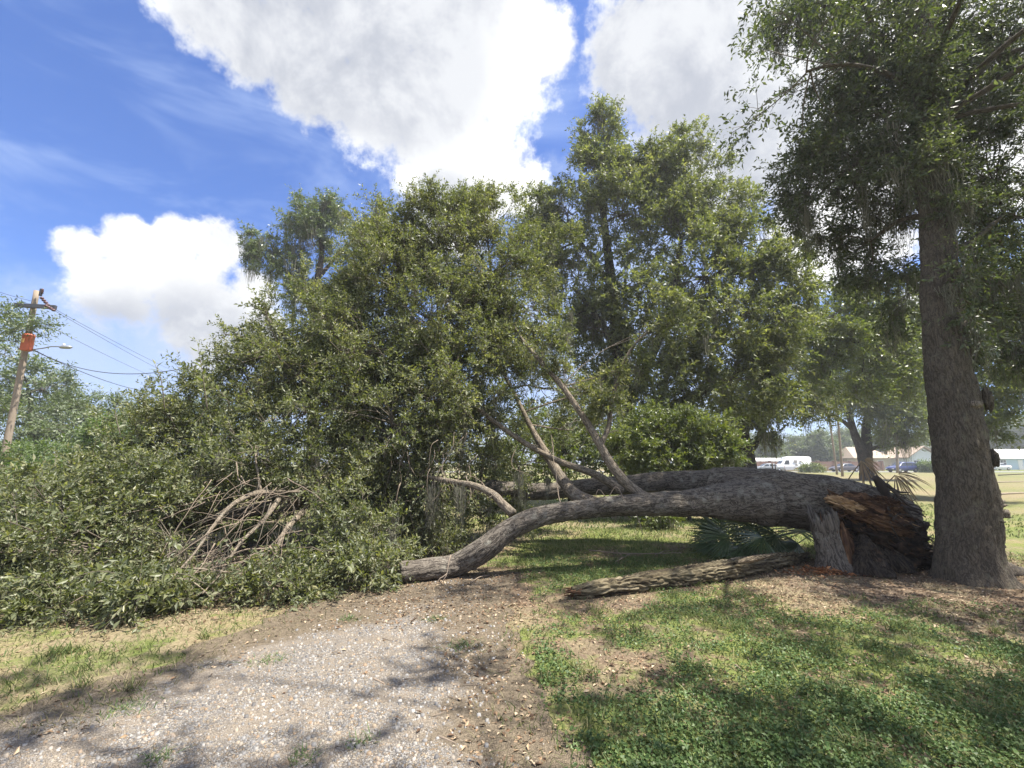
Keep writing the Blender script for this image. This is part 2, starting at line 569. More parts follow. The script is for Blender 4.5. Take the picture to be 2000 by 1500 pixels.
M['torn_wood'] = woodmat('torn_wood', [(0.34, (0.016, 0.010, 0.007)), (0.48, (0.075, 0.038, 0.020)), (0.60, (0.20, 0.112, 0.058)), (0.78, (0.40, 0.28, 0.165))])
M['split_wood'] = woodmat('split_wood', [(0.38, (0.016, 0.012, 0.008)), (0.47, (0.070, 0.054, 0.032)), (0.55, (0.135, 0.112, 0.066)), (0.68, (0.26, 0.215, 0.145))], (34, 34, 1.4))
M['pale_wood'] = woodmat('pale_wood', [(0.3, (0.16, 0.085, 0.04)), (0.5, (0.38, 0.24, 0.12)), (0.7, (0.60, 0.44, 0.27))])
M['rotten_wood'] = woodmat('rotten_wood', [(0.35, (0.010, 0.008, 0.006)), (0.52, (0.032, 0.021, 0.014)), (0.66, (0.085, 0.048, 0.026)), (0.8, (0.17, 0.10, 0.055))], (11, 11, 5))
M['root'] = simple('root', (0.045, 0.034, 0.026), 0.95, var=0.5, scale=12, bump=0.5)
M['wood_chip'] = islandmat('wood_chip', [(0, (0.12, 0.045, 0.018)), (0.5, (0.30, 0.115, 0.045)), (1, (0.48, 0.27, 0.13))], 0.85, 0.2)

# ground: soil, dry thatch and green cover mixed by the cover attribute
m, t, out = material('ground')
tc = t.node('ShaderNodeTexCoord')
gp = t.node('ShaderNodeNewGeometry').outputs['Position']
at = t.node('ShaderNodeAttribute', attribute_name='cover')
sep = t.node('ShaderNodeSeparateXYZ'); t.l.new(at.outputs['Vector'], sep.inputs[0])
nf = t.noise(gp, 34, 5, 0.75)
nm = t.noise(gp, 7, 4, 0.65)
nl = t.noise(gp, 0.55, 4, 0.6)
soil = t.ramp(nf, [(0.25, (0.055, 0.040, 0.029)), (0.5, (0.125, 0.094, 0.067)), (0.75, (0.25, 0.195, 0.14))])
dry = t.ramp(nf, [(0.25, (0.10, 0.082, 0.050)), (0.5, (0.19, 0.157, 0.098)), (0.78, (0.31, 0.255, 0.17))])
green = t.ramp(nf, [(0.25, (0.050, 0.065, 0.020)), (0.5, (0.11, 0.135, 0.040)), (0.75, (0.20, 0.205, 0.075))])
gm = t.smooth(t.math('ADD', sep.outputs[0], t.math('MULTIPLY', t.math('SUBTRACT', nm, 0.5), 1.2)), 0.3, 0.7)
dm = t.smooth(t.math('ADD', sep.outputs[1], t.math('MULTIPLY', t.math('SUBTRACT', nm, 0.5), 1.0)), 0.3, 0.7)
c = t.mix(dm, soil, dry)
c = t.mix(gm, c, green)
c = t.mix(t.math('MULTIPLY', t.smooth(nl, 0.35, 0.7), 0.35), c, t.mix(1.0, c, (1.35, 1.22, 0.95), 'MULTIPLY'))
b = t.node('ShaderNodeBsdfPrincipled', ins={'Roughness': 0.95, 'Specular IOR Level': 0.1})
t.set(b.inputs['Base Color'], c)
bp = t.node('ShaderNodeBump', ins={'Strength': 0.6, 'Distance': 0.02}); t.set(bp.inputs['Height'], nf); t.l.new(bp.outputs[0], b.inputs['Normal'])
t.l.new(b.outputs[0], out.inputs[0])
M['ground'] = m

m, t, out = material('gravel_bed')
gp = t.node('ShaderNodeNewGeometry').outputs['Position']
ed = t.node('ShaderNodeAttribute', attribute_name='edge').outputs['Fac']
vo = t.node('ShaderNodeTexVoronoi', ins={'Scale': 85.0, 'Randomness': 1.0}); t.set(vo.inputs['Vector'], gp)
ve = t.node('ShaderNodeTexVoronoi', feature='DISTANCE_TO_EDGE', ins={'Scale': 85.0}); t.set(ve.inputs['Vector'], gp)
sc = t.node('ShaderNodeSeparateColor'); t.l.new(vo.outputs['Color'], sc.inputs[0])
stone = t.ramp(sc.outputs[0], [(0, (0.09, 0.087, 0.087)), (0.35, (0.18, 0.174, 0.17)), (0.6, (0.26, 0.25, 0.235)), (0.78, (0.25, 0.21, 0.155)), (0.9, (0.19, 0.13, 0.08)), (1, (0.38, 0.365, 0.345))])
crev = t.smooth(ve.outputs['Distance'], 0.0, 0.10)
c = t.mix(crev, (0.085, 0.07, 0.055), stone)
nm = t.noise(gp, 2.6, 5, 0.65)
sand = t.ramp(t.noise(gp, 120, 3, 0.7), [(0.3, (0.15, 0.123, 0.094)), (0.7, (0.33, 0.275, 0.21))])
c = t.mix(t.math('MULTIPLY_ADD', t.smooth(nm, 0.40, 0.64), 0.65, 0.15), c, sand)
dirt = t.ramp(t.noise(gp, 40, 4, 0.7), [(0.3, (0.085, 0.066, 0.046)), (0.7, (0.22, 0.175, 0.12))])
c = t.mix(t.smooth(t.math('ADD', ed, t.math('MULTIPLY', t.math('SUBTRACT', t.noise(gp, 5, 5, 0.7), 0.5), 1.1)), 0.60, 0.20), c, dirt)
b = t.node('ShaderNodeBsdfPrincipled', ins={'Roughness': 0.85, 'Specular IOR Level': 0.25})
t.set(b.inputs['Base Color'], c)
bp = t.node('ShaderNodeBump', ins={'Strength': 0.8, 'Distance': 0.012}); t.set(bp.inputs['Height'], crev); t.l.new(bp.outputs[0], b.inputs['Normal'])
t.l.new(b.outputs[0], out.inputs[0])
M['gravel_bed'] = m
M['asphalt'] = simple('asphalt', (0.17, 0.165, 0.16), 0.9, var=0.15, scale=2)

# ---------------------------------------------------------------- ground, driveway, road
L_EDGE = np.array([[-3.6, -8], [-3.4, 0.0]] + [G(*p)[:2].tolist() for p in [(-160, 1500), (40, 1440), (220, 1370), (390, 1305), (540, 1240), (680, 1185), (785, 1148), (850, 1122)]])
R_EDGE = np.array([[0.6, -8], [0.35, 0.0]] + [G(*p)[:2].tolist() for p in [(1025, 1500), (1015, 1430), (1000, 1370), (970, 1310), (950, 1250), (955, 1200), (975, 1160), (990, 1125)]])


def edge_at(e, y):
    return np.interp(y, e[:, 1], e[:, 0])


def gravel_in(x, y):
    """signed distance-like: positive inside the drive"""
    d = np.minimum(x - edge_at(L_EDGE, y), edge_at(R_EDGE, y) - x)
    return np.minimum(d, 6.9 - y) + 0.34 * n2(x, y, 1.1, 4, 9.0)


def cover(x, y):
    """green, dry fraction of the ground cover"""
    n = n2(x, y, 0.9, 4, 2.0)
    n_s = n2(x, y, 3.1, 3, 7.0)
    g = 0.62 + 0.55 * n + 0.30 * n_s
    d = 0.40 + 0.5 * n2(x, y, 1.2, 3, 12.0)
    trunk = np.exp(-(((x - 5.6) / 2.6) ** 2 + ((y - 6.5) / 1.3) ** 2))
    g = g - 0.95 * trunk
    log = np.exp(-(((y - (5.75 + 0.42 * (x - 1.0))) / 0.45) ** 2)) * (x > -0.5) * (x < 5)
    g = g - 0.35 * log
    under = 1 / (1 + np.exp(-(-x - 0.9 + 0.25 * (y - 6)) * 4)) * (y > 5.2)
    g = g - 0.8 * under
    lft = 1 / (1 + np.exp((x + 2.6) * 3)) * (y < 5.6)
    g = g - 0.25 * lft; d = d + 0.55 * lft
    de = gravel_in(x, y)
    g = g - 0.6 * np.exp(-(np.maximum(-de, 0) / 0.20) ** 2)
    d = d + 0.9 * np.exp(-(np.maximum(-de, 0) / 0.5) ** 2) * (x < -1.0) * (y < 5)
    far = 1 / (1 + np.exp(-(y - 9.5) * 1.5))
    g = g * (1 - far) + far * (0.50 + 0.40 * n)
    d = d * (1 - far) + far * 0.85
    return np.clip(g, 0, 1), np.clip(d, 0, 1)


def spaced(near_lo, near_hi, step, far_lo, far_hi, n):
    a = np.arange(near_lo, near_hi + 1e-6, step)
    lo = near_lo - (near_lo - far_lo) * (np.linspace(0, 1, n)[1:] ** 2.6)
    hi = near_hi + (far_hi - near_hi) * (np.linspace(0, 1, n)[1:] ** 2.6)
    return np.concatenate([lo[::-1], a, hi])


gx = spaced(-9, 9, 0.15, -450, 450, 32)
gy = spaced(1.5, 14, 0.15, -150, 600, 32)
XX, YY = np.meshgrid(gx, gy)
ZZ = hgt(XX, YY)
cg, cd = cover(XX, YY)
nx, ny = len(gx), len(gy)
ii = (np.arange(ny - 1)[:, None] * nx + np.arange(nx - 1)[None, :]).ravel()
ground = build('ground', np.stack([XX, YY, ZZ], -1).reshape(-1, 3), None, np.stack([ii, ii + 1, ii + nx + 1, ii + nx], -1), M['ground'],
               attrs={'cover': np.stack([cg, cd, cg * 0], -1).reshape(-1, 3)})
tag(ground, 'grassy lawn and bare leaf strewn soil under the trees', 'ground', kind='structure')

vv = np.concatenate([np.arange(-8, 1.5, 0.5), np.arange(1.5, 7.0, 0.07)])
uu = np.linspace(0, 1, 70)
le, re_ = edge_at(L_EDGE, vv), edge_at(R_EDGE, vv)
le = le - 0.45 + 0.25 * n2(vv, vv * 0, 2.5, 3, 3.0)
re_ = re_ + 0.25 + 0.18 * n2(vv, vv * 0 + 5, 2.5, 3, 4.0)
DX = le[:, None] * (1 - uu) + re_[:, None] * uu
DY = np.repeat(vv[:, None], len(uu), 1)
DZ = hgt(DX, DY) + 0.006
i2 = (np.arange(len(vv) - 1)[:, None] * len(uu) + np.arange(len(uu) - 1)[None, :]).ravel()
drive = build('gravel_driveway', np.stack([DX, DY, DZ], -1).reshape(-1, 3), None, np.stack([i2, i2 + 1, i2 + len(uu) + 1, i2 + len(uu)], -1), M['gravel_bed'],
              attrs={'edge': np.clip(np.minimum(gravel_in(DX, DY) * 1.1 + 0.10, 1) + 0.45 * (uu[None, :] < 0.35) * np.clip((4.6 - DY), 0, 1) - 0.75 * np.clip((DY - 4.0) / 1.6, 0, 1), 0, 1).ravel()})
tag(drive, 'pale gravel driveway running under the fallen crown', 'driveway', kind='structure')

road = MB().add([(-200, 74, 0.01), (300, 74, 0.01), (300, 82, 0.01), (-200, 82, 0.01)], quads=[[0, 1, 2, 3]]).build('road', M['asphalt'])
tag(road, 'pale street beyond the lawn with parked cars', 'road', kind='structure')

hzm, hzt, hzo = material('veil')
pv = hzt.node('ShaderNodeVolumePrincipled', ins={'Color': (0.93, 0.96, 1.0, 1), 'Density': 0.0011, 'Anisotropy': 0.3})
hzt.l.new(pv.outputs[0], hzo.inputs['Volume'])
veil = MB().box((0, 225, 10.9), (920, 770, 24)).build('veil', hzm)  # air volume added to lift the dark tones as lens glare would
tag(veil, 'added thin haze filling the air over the lawn', 'veil', kind='stuff')
S.cycles.volume_bounces = 0

# ---------------------------------------------------------------- foliage generator
def unit(a):
    return a / (np.linalg.norm(a, axis=-1, keepdims=True) + 1e-9)


def rnd_unit(n):
    return unit(rng.normal(size=(n, 3)))


def quad_pt(a, m, b, t):
    t = t[..., None]
    return a * (1 - t) ** 2 + m * 2 * t * (1 - t) + b * t * t


def leaf_arrays(pos, dirv, nrm, L, wid, fold=0.25, one=False):
    """pos/dirv/nrm (n,3), L (n,) -> verts, tris ; two triangles per leaf with a folded midrib"""
    side = unit(np.cross(dirv, nrm))
    up = np.cross(side, dirv)
    L = L[:, None]
    w = L * wid
    if one:
        v = np.stack([pos - side * w * 0.35, pos + dirv * L - up * L * 0.10, pos + dirv * L * 0.35 + side * w * 1.5], 1).reshape(-1, 3)
        return v, np.arange(len(v)).reshape(-1, 3)
    mid = pos + dirv * L * 0.48
    v = np.stack([pos, mid - side * w + up * w * fold, pos + dirv * L - up * L * 0.10, mid + side * w + up * w * fold], 1).reshape(-1, 3)
    k = np.arange(len(pos))[:, None] * 4
    tr = np.stack([k + np.array([0, 1, 2]), k + np.array([0, 2, 3])], 1).reshape(-1, 3)
    return v, tr


def multi_tube(a, m, b, r0, r1, seg, sides):
    """many tubes along quadratic curves, a/m/b (n,3)"""
    n = len(a)
    ts = np.linspace(0, 1, seg + 1)
    p = np.stack([quad_pt(a, m, b, np.full(n, t)) for t in ts], 1)           # n,seg+1,3
    tg = unit(np.gradient(p, axis=1))
    ref = np.where(np.abs(tg[:, :1, 2:3]) < 0.9, np.array([0, 0, 1.0]), np.array([1.0, 0, 0]))
    s = unit(np.cross(tg, np.broadcast_to(ref, tg.shape)))
    u = np.cross(tg, s)
    th = np.linspace(0, 2 * np.pi, sides, endpoint=False)
    rr = (np.asarray(r0)[:, None] * (1 - ts) + np.asarray(r1)[:, None] * ts)[:, :, None, None]
    v = p[:, :, None] + rr * (s[:, :, None] * np.cos(th)[None, None, :, None] + u[:, :, None] * np.sin(th)[None, None, :, None])
    base = np.arange(n)[:, None, None] * ((seg + 1) * sides) + np.arange(seg)[None, :, None] * sides
    j = np.arange(sides)[None, None, :]
    j2 = (j + 1) % sides
    if sides == 2:
        j = j[..., :1]; j2 = j + 1
    q = np.stack([base + j, base + j2, base + sides + j2, base + sides + j], -1).reshape(-1, 4)
    return v.reshape(-1, 3), q


def grow(blobs, limbs_pts, leaf=0.09, wid=0.17, n2_=18, n3=7, ns=6, k=13, spray=0.45, droop=0.0, dens=None, twig_r=0.0035, flat=0.5, moss=0, moss_len=0.6, br=1.0, zmin=0.03, outw=0.0, carve=None, one=False):
    """blobs: list of (centre, (rx,ry,rz)[, density]); limbs_pts: points that branches can leave from.
    Returns the leaf mesh, the branch mesh, main branch curves and moss mesh arrays"""
    LV, LT, BV, BQ, mains, mv = [], [], [], [], [], []
    rref = math.sqrt(np.mean([np.mean(b_[1]) ** 2 for b_ in blobs]))
    nb = nq = 0
    for bl in blobs:
        c, r = np.asarray(bl[0], float), np.asarray(bl[1], float)
        de = bl[2] if len(bl) > 2 else 1.0
        d = np.linalg.norm(limbs_pts - c, axis=1) + 0.25 * np.maximum(limbs_pts[:, 2] - c[2], 0)
        a = limbs_pts[np.argmin(d)]
        mid = (a + c) / 2 + rng.normal(size=3) * 0.10 * np.linalg.norm(c - a) + np.array([0, 0, 0.12 * np.linalg.norm((c - a)[:2])])
        mains.append((a, mid, c, r.mean()))
        k2 = max(3, int(round(n2_ * de * (r.mean() / rref) ** 1.7)))
        t0 = rng.uniform(0.55, 1.0, k2)
        s0 = quad_pt(a, mid, c, t0)
        dr = rnd_unit(k2)
        e0 = c + dr * r * 1.12 * rng.uniform(0.30, 1.0, (k2, 1)) ** 0.5
        e0[:, 2] = np.maximum(e0[:, 2], zmin + 0.1 * rng.random(k2))
        m0 = (s0 + e0) / 2 + rng.normal(size=(k2, 3)) * 0.14 * r.mean() + np.array([0, 0, 0.08 * r.mean()])
        v, q = multi_tube(s0, m0, e0, np.full(k2, 0.013 * br * r.mean()), np.full(k2, 0.004 * br * r.mean() + 0.002), 4, 4)
        BV.append(v); BQ.append(q + nq); nq += len(v)
        # tertiary
        k3 = k2 * n3
        idx = np.repeat(np.arange(k2), n3)
        tt = 0.30 + 0.70 * rng.random(k3) ** 0.6
        s1 = quad_pt(s0[idx], m0[idx], e0[idx], tt)
        tang = unit(e0[idx] - m0[idx])
        d1 = unit(tang * 0.7 + rnd_unit(k3) * 0.95 + np.array([0, 0, 0.18 - droop]) + outw * unit(s1 - c))
        l1 = r.mean() * rng.uniform(0.16, 0.50, k3)
        e1 = s1 + d1 * l1[:, None]
        e1[:, 2] = np.maximum(e1[:, 2], zmin + 0.05 * rng.random(k3))
        m1 = (s1 + e1) / 2 + rng.normal(size=(k3, 3)) * 0.1 * l1[:, None]
        v, q = multi_tube(s1, m1, e1, np.full(k3, 0.0045 * br * r.mean() + 0.001), np.full(k3, 0.002 * br), 1, 3)
        BV.append(v); BQ.append(q + nq); nq += len(v)
        # sprays
        k4 = k3 * ns
        i4 = np.repeat(np.arange(k3), ns)
        t4 = rng.uniform(0.25, 1.0, k4)
        s2 = quad_pt(s1[i4], m1[i4], e1[i4], t4)
        d2 = unit(d1[i4] * 0.75 + rnd_unit(k4) * 0.85 + np.array([0, 0, 0.15 - 1.4 * droop]) + outw * unit(s2 - c))
        l2 = spray * rng.uniform(0.5, 1.25, k4)
        e2 = s2 + d2 * l2[:, None] + np.array([0, 0, -0.12]) * l2[:, None]
        e2[:, 2] = np.maximum(e2[:, 2], zmin)
        m2 = (s2 + e2) / 2 + np.array([0, 0, 0.10]) * l2[:, None]
        if twig_r:
            v, q = multi_tube(s2, m2, e2, np.full(k4, twig_r), np.full(k4, twig_r * 0.5), 1, 2)
            BV.append(v); BQ.append(q + nq); nq += len(v)
        # leaves
        k5 = k4 * k
        i5 = np.repeat(np.arange(k4), k)
        t5 = np.tile(np.linspace(0.18, 1.0, k), k4) + rng.uniform(-0.04, 0.04, k5)
        pos = quad_pt(s2[i5], m2[i5], e2[i5], np.clip(t5, 0, 1))
        tv = d2[i5]
        ref = unit(np.cross(tv, rnd_unit(k4)[i5]))
        oth = np.cross(tv, ref)
        ang = np.tile(np.arange(k) * 2.4, k4) + rng.uniform(-0.5, 0.5, k5)
        sd = ref * np.cos(ang)[:, None] + oth * np.sin(ang)[:, None]
        ld = unit(tv * rng.uniform(0.35, 1.1, (k5, 1)) + sd * 0.85 + rng.normal(size=(k5, 3)) * 0.2 + np.array([0, 0, -0.10 - droop]))
        nr = unit(rnd_unit(k5) * (1 - flat) + np.array([0, 0, 1.0]) * flat + sd * 0.1)
        LL = leaf * (0.62 + 0.75 * rng.random(k4)[i5]) * rng.uniform(0.7, 1.2, k5)
        if zmin is not None:
            pos[:, 2] = np.maximum(pos[:, 2], zmin)
        if carve is not None:
            q_ = (((pos - carve[0]) / carve[1]) ** 2).sum(1)
            ok = (q_ > 1) | (rng.random(k5) < 0.10)
            pos, ld, nr, LL = pos[ok], ld[ok], nr[ok], LL[ok]
        v, tr = leaf_arrays(pos, ld, nr, LL, wid, 0.25, one)
        v[:, 2] = np.maximum(v[:, 2], zmin - 0.01 + 0.02 * rng.random(len(v)))
        LV.append(v); LT.append(tr + nb); nb += len(v)
        if moss:
            pick = rng.choice(k3, min(k3, max(1, int(moss * de))), replace=False)
            mv.append(e1[pick] * 0.5 + s1[pick] * 0.5)
    return (np.concatenate(LV), np.concatenate(LT)), (np.concatenate(BV), np.concatenate(BQ)), mains, (np.concatenate(mv) if mv else None)


def moss_mesh(pts, length=0.6, strands=26, w=0.006, spread=0.10):
    n = len(pts) * strands
    ip = np.repeat(np.arange(len(pts)), strands)
    sc = rng.uniform(0.5, 1.4, len(pts))[ip]
    p0 = pts[ip] + rng.normal(size=(n, 3)) * spread * sc[:, None] * np.array([1, 1, 0.5])
    L = length * sc * rng.uniform(0.3, 1.1, n)
    seg = 4
    a = rng.uniform(0, np.pi, n)
    sx = np.stack([np.cos(a), np.sin(a), np.zeros(n)], -1)
    V = []
    drift = rng.normal(size=(n, 3)) * np.array([1, 1, 0])
    wob = rng.normal(size=(n, seg + 1, 3)) * 0.02
    pull = -(p0 - pts[ip]) * np.array([1, 1, 0])
    for s_ in range(seg + 1):
        f = s_ / seg
        c = p0 + np.array([0, 0, -1.0]) * (L * f)[:, None] + drift * (0.05 * f * L)[:, None] + wob[:, s_] * (0.4 + f) + pull * 0.6 * f
        c[:, 2] = np.maximum(c[:, 2], 0.03)
        ww = w * (1 - 0.75 * f)
        V.append(np.stack([c - sx * ww, c + sx * ww], 1))
    V = np.stack(V, 1).reshape(-1, 3)
    b = np.arange(n)[:, None] * (2 * (seg + 1)) + np.arange(seg)[None, :] * 2
    q = np.stack([b, b + 1, b + 3, b + 2], -1).reshape(-1, 4)
    return V, q


def dress(root, blobs, limb_pts, leafm, barkm='twig', main_mat='bark_back', main_r=1.0, moss_kw=None, crown_name='crown', **kw):
    (lv, lt), (bv, bq), mains, mp = grow(blobs, limb_pts, **kw)
    build(crown_name, lv, lt, None, M[leafm], root, False, kind='stuff')
    build('twigs', bv, None, bq, M[barkm], root, True, kind='stuff')
    for a, m_, c, r in mains:
        if np.linalg.norm(c - a) < 0.25:
            continue
        t_ = np.linspace(0, 1, 12)
        p = quad_pt(a, m_, c, t_)
        rad = (0.035 * (1 - t_) + 0.014 * t_) * r * main_r
        p = p + 0.03 * r * np.stack([pn(np.stack([t_ * 4 + i * 7.7 + c[0], t_ * 0, t_ * 0], -1)) for i in range(3)], -1) * np.sin(np.pi * t_)[:, None]
        v, q, tr, bc = tube_geo(p, rad, 8, seed=c[0])
        build('limb', v, tr, q, M[main_mat], root, True, {'bark': bc})
    if mp is not None:
        mkw = dict(length=0.6, strands=24, w=0.006, spread=0.1)
        mkw.update(moss_kw or {})
        v, q = moss_mesh(mp, **mkw)
        build('spanish_moss', v, None, q, M['moss'], root, False, kind='stuff')
    return len(lt)


def B(px, py, Y, r, de=1.0, sq=(1, 1, 1)):
    return (P(px, py, Y), (r * sq[0], r * sq[1], r * sq[2]), de)


def path_pts(ctrl, step=0.15):
    return catmull(np.asarray(ctrl), step)[:, :3]


NLEAF = 0

# ---------------------------------------------------------------- the fallen oak
base = G(1700, 1108)
fallen = thing('fallen_oak', (base[0], 7.7, 0), 'huge fallen oak lying across the driveway with leafy crown and torn trunk', 'tree')
trunk_c = PX([(1775, 1015, 7.75, .30), (1720, 1002, 7.8, .40), (1660, 992, 7.85, .445), (1600, 982, 7.9, .47), (1530, 973, 7.95, .475), (1450, 962, 8.1, .44), (1390, 952, 8.4, .36)])
front_c = PX([(1500, 980, 7.8, .40), (1440, 978, 7.7, .33), (1370, 981, 7.55, .235), (1300, 984, 7.4, .19), (1200, 988, 7.25, .155), (1110, 998, 7.05, .145), (1045, 1012, 6.9, .145),
              (990, 1038, 6.75, .15), (945, 1072, 6.68, .165), (890, 1103, 6.7, .15), (830, 1113, 6.45, .145), (778, 1119, 6.27, .135)])
back_c = PX([(1470, 955, 8.2, .40), (1390, 946, 8.9, .28), (1300, 942, 9.3, .215), (1220, 947, 9.5, .195), (1140, 952, 9.6, .18), (1050, 960, 9.5, .165), (950, 955, 9.2, .17), (800, 960, 8.9, .15), (640, 975, 8.6, .13), (480, 1000, 8.2, .10), (330, 1030, 7.6, .07)])
limb('trunk', trunk_c, M['bark_fallen'], fallen, 96, 0.03, 0.022, 0.10, 11, seed=3.1)
limb('limb', front_c, M['bark_fallen'], fallen, 60, 0.028, 0.016, 0.10, 16, seed=7.7)
limb('limb', back_c, M['bark_fallen'], fallen, 40, 0.05, 0.018, 0.10, 14, seed=12.7)
brA = PX([(1262, 972, 7.5, 0.080), (1225, 945, 7.6, 0.084), (1192, 905, 7.7, 0.080), (1168, 862, 7.8, 0.070), (1138, 812, 7.95, 0.058), (1098, 755, 8.1, 0.050), (1055, 705, 8.4, 0.040), (1015, 655, 8.9, 0.029), (985, 600, 9.6, 0.019), (960, 540, 10.2, 0.011)])
brA2 = PX([(1172, 870, 7.78, .055), (1188, 835, 7.9, .045), (1196, 780, 8.0, .036), (1212, 720, 8.1, .030), (1240, 672, 8.2, .026), (1270, 645, 8.25, .020), (1300, 626, 8.3, .010)])
brB = PX([(1215, 960, 8.6, 0.084), (1165, 928, 8.6, 0.072), (1090, 900, 8.5, 0.058), (1030, 868, 8.5, 0.050), (985, 838, 8.5, 0.045), (935, 800, 8.6, 0.040), (890, 760, 8.7, 0.032), (840, 700, 9.0, 0.024), (800, 620, 9.4, 0.018), (775, 530, 9.9, 0.011)])
brC = PX([(1002, 1004, 6.95, .075), (982, 985, 7.05, .066), (962, 965, 7.2, .06), (925, 948, 7.4, .052), (880, 940, 7.6, .045), (820, 925, 7.9, .035), (740, 880, 8.2, .025)])
brD = PX([(1160, 985, 8.2, .14), (1125, 968, 8.4, .13), (1100, 940, 8.7, .11), (1075, 900, 9.0, .09), (1040, 840, 9.4, .06), (1000, 760, 9.8, .04)])
brF = PX([(600, 985, 8.4, .09), (560, 972, 7.6, .06), (510, 962, 6.9, .045), (455, 985, 6.3, .030), (415, 1030, 5.9, .022), (380, 1080, 5.6, .015), (335, 1130, 5.3, .008)])
brF2 = PX([(560, 950, 7.6, .05), (520, 1010, 6.6, .03), (470, 1060, 6.0, .02), (430, 1120, 5.6, .012), (395, 1160, 5.3, .006)])
brF3 = PX([(590, 1000, 7.4, .06), (555, 1040, 6.6, .035), (535, 1085, 6.1, .02), (500, 1130, 5.7, .01)])
brG = PX([(760, 930, 8.8, .09), (700, 830, 8.6, .07), (640, 740, 8.7, .05), (590, 680, 8.9, .03)])
for c_, s_ in ((brA, 28), (brA2, 18), (brB, 24), (brC, 20), (brD, 24), (brF, 18), (brF2, 16), (brF3, 16), (brG, 16)):
    limb('limb', c_, M['bark_limb'], fallen, max(10, s_ // 2), 0.05, 0.004, 0.07, 22)
lp = np.concatenate([path_pts(c_) for c_ in (front_c[6:], back_c[4:], brA[5:], brB[4:], brC[3:], brD[3:], brF[2:], brG)])

FB = [
    B(20, 1090, 6.3, 1.0), B(150, 1080, 6.0, .95), B(235, 1150, 5.5, .70), B(330, 1165, 5.35, .52, 1.0, (1, 1, .8)), B(60, 1190, 5.35, .5, 1, (1.2, 1, .8)), B(140, 1220, 5.0, .34, .9, (1.6, 1, .7)), B(420, 1185, 5.4, .36, .8, (1.2, 1, .8)),
    B(50, 1020, 7.4, .75, .8), B(190, 1000, 7.2, 1.0), B(310, 1010, 6.8, .85), B(310, 915, 8.2, .95), B(250, 945, 8.6, .7), B(400, 850, 8.8, 1.0), B(420, 930, 8.8, 1.1, .6), B(470, 780, 9.3, .9),
    B(500, 870, 7.6, .72, .9), B(640, 1075, 6.5, .55, 1, (1.2, 1, .9)), B(720, 1040, 6.9, .6), B(690, 1120, 6.0, .30, .8, (1.4, 1, .7)), B(560, 1140, 5.75, .34, .8, (1.3, 1, .8)), B(640, 960, 7.6, .75),
    B(560, 700, 9.2, 1.15), B(640, 800, 8.6, 1.2, 1.25), B(620, 640, 9.8, 1.0), B(720, 690, 9.3, 1.35, 1.25), B(780, 830, 8.4, 1.2, 1.25), B(760, 560, 10.2, 1.35, 1.25), B(860, 640, 9.6, 1.3, 1.25), B(880, 760, 9.0, 1.15, 1.25),
    B(780, 460, 10.6, .95, 1.25), B(870, 470, 10.3, 1.15, 1.25), B(950, 430, 10.6, .85, 1.25), B(960, 540, 10.2, 1.2, 1.25), B(1020, 610, 9.9, .95, .9), B(960, 700, 9.6, 1.1, 1.25), B(830, 960, 8.6, .95), B(720, 940, 8.6, 1.1), B(930, 870, 9.4, .9, .8),
    B(1060, 760, 10.2, .8, .45), B(1120, 840, 10.6, .7, .4), B(1010, 900, 10.2, .7, .5), B(1000, 980, 9.6, .55, .5), B(1060, 480, 11, .8, .5), B(940, 1010, 9.0, .55, .7), B(540, 1000, 9.6, 1.0, .6),
    B(1180, 760, 10.0, .7, .35), B(830, 1060, 8.0, .5, .6), B(1285, 640, 8.3, .4, .5), B(1050, 690, 8.5, .45, .7), B(1225, 715, 8.2, .35, .5), B(1110, 740, 8.2, .3, .5), B(960, 800, 8.5, .4, .8), B(1190, 800, 8.0, .25, .5), B(725, 1100, 6.1, .36, .9), B(745, 1075, 6.6, .35, .8),
    B(880, 390, 10.5, .35, .5), B(955, 385, 10.7, .28, .5), B(740, 430, 10.8, .35, .5), B(520, 640, 9.6, .4, .6), B(690, 560, 10.4, .5, .6), B(505, 710, 9.4, .35, .5),
]
nf = dress(fallen, FB, lp, 'leaf_fallen', 'twig', 'bark_limb', 0.9, leaf=0.071, wid=0.20, n2_=18, n3=6, ns=6, k=12, spray=0.36, flat=0.35, moss=5,
           moss_kw=dict(length=0.55, strands=22, w=0.004, spread=0.06), outw=0.15, carve=(P(478, 1025, 6.5), np.array([.85, 1.5, .55])))
NLEAF += nf
# moss veils hanging from the limbs in the middle
mp = np.array([P(x, y, Y) for x, y, Y in [(845, 950, 7.6), (840, 985, 7.6), (905, 790, 8.3), (906, 830, 8.3), (770, 1010, 7.2), (765, 1040, 7.0), (900, 950, 7.4), (1115, 610, 9.5), (1110, 650, 9.5), (690, 1010, 7.0), (610, 1010, 6.8), (1070, 935, 8.3), (650, 1030, 6.6), (1015, 925, 8.4)]])
v, q = moss_mesh(mp, 0.62, 60, 0.004, 0.06)
build('spanish_moss', v, None, q, M['moss'], fallen, False, kind='stuff')

# the biggest leaves: sprigs against the sky and along the near edge, each leaf its own piece
lv0 = np.array([[0, 0, 0], [-.17, .28, .05], [-.19, .55, .05], [0, 1, -.08], [.19, .55, .05], [.17, .28, .05], [0, .5, 0]])
leaf_me = mesh_data('leaf', lv0, [[0, 6, 1], [1, 6, 2], [2, 6, 3], [3, 6, 4], [4, 6, 5], [5, 6, 0]], None, M['leaf_fallen'], False)
leaf_pale = mesh_data('leaf_pale', lv0, [[0, 6, 1], [1, 6, 2], [2, 6, 3], [3, 6, 4], [4, 6, 5], [5, 6, 0]], None, M['leaf_bright'], False)


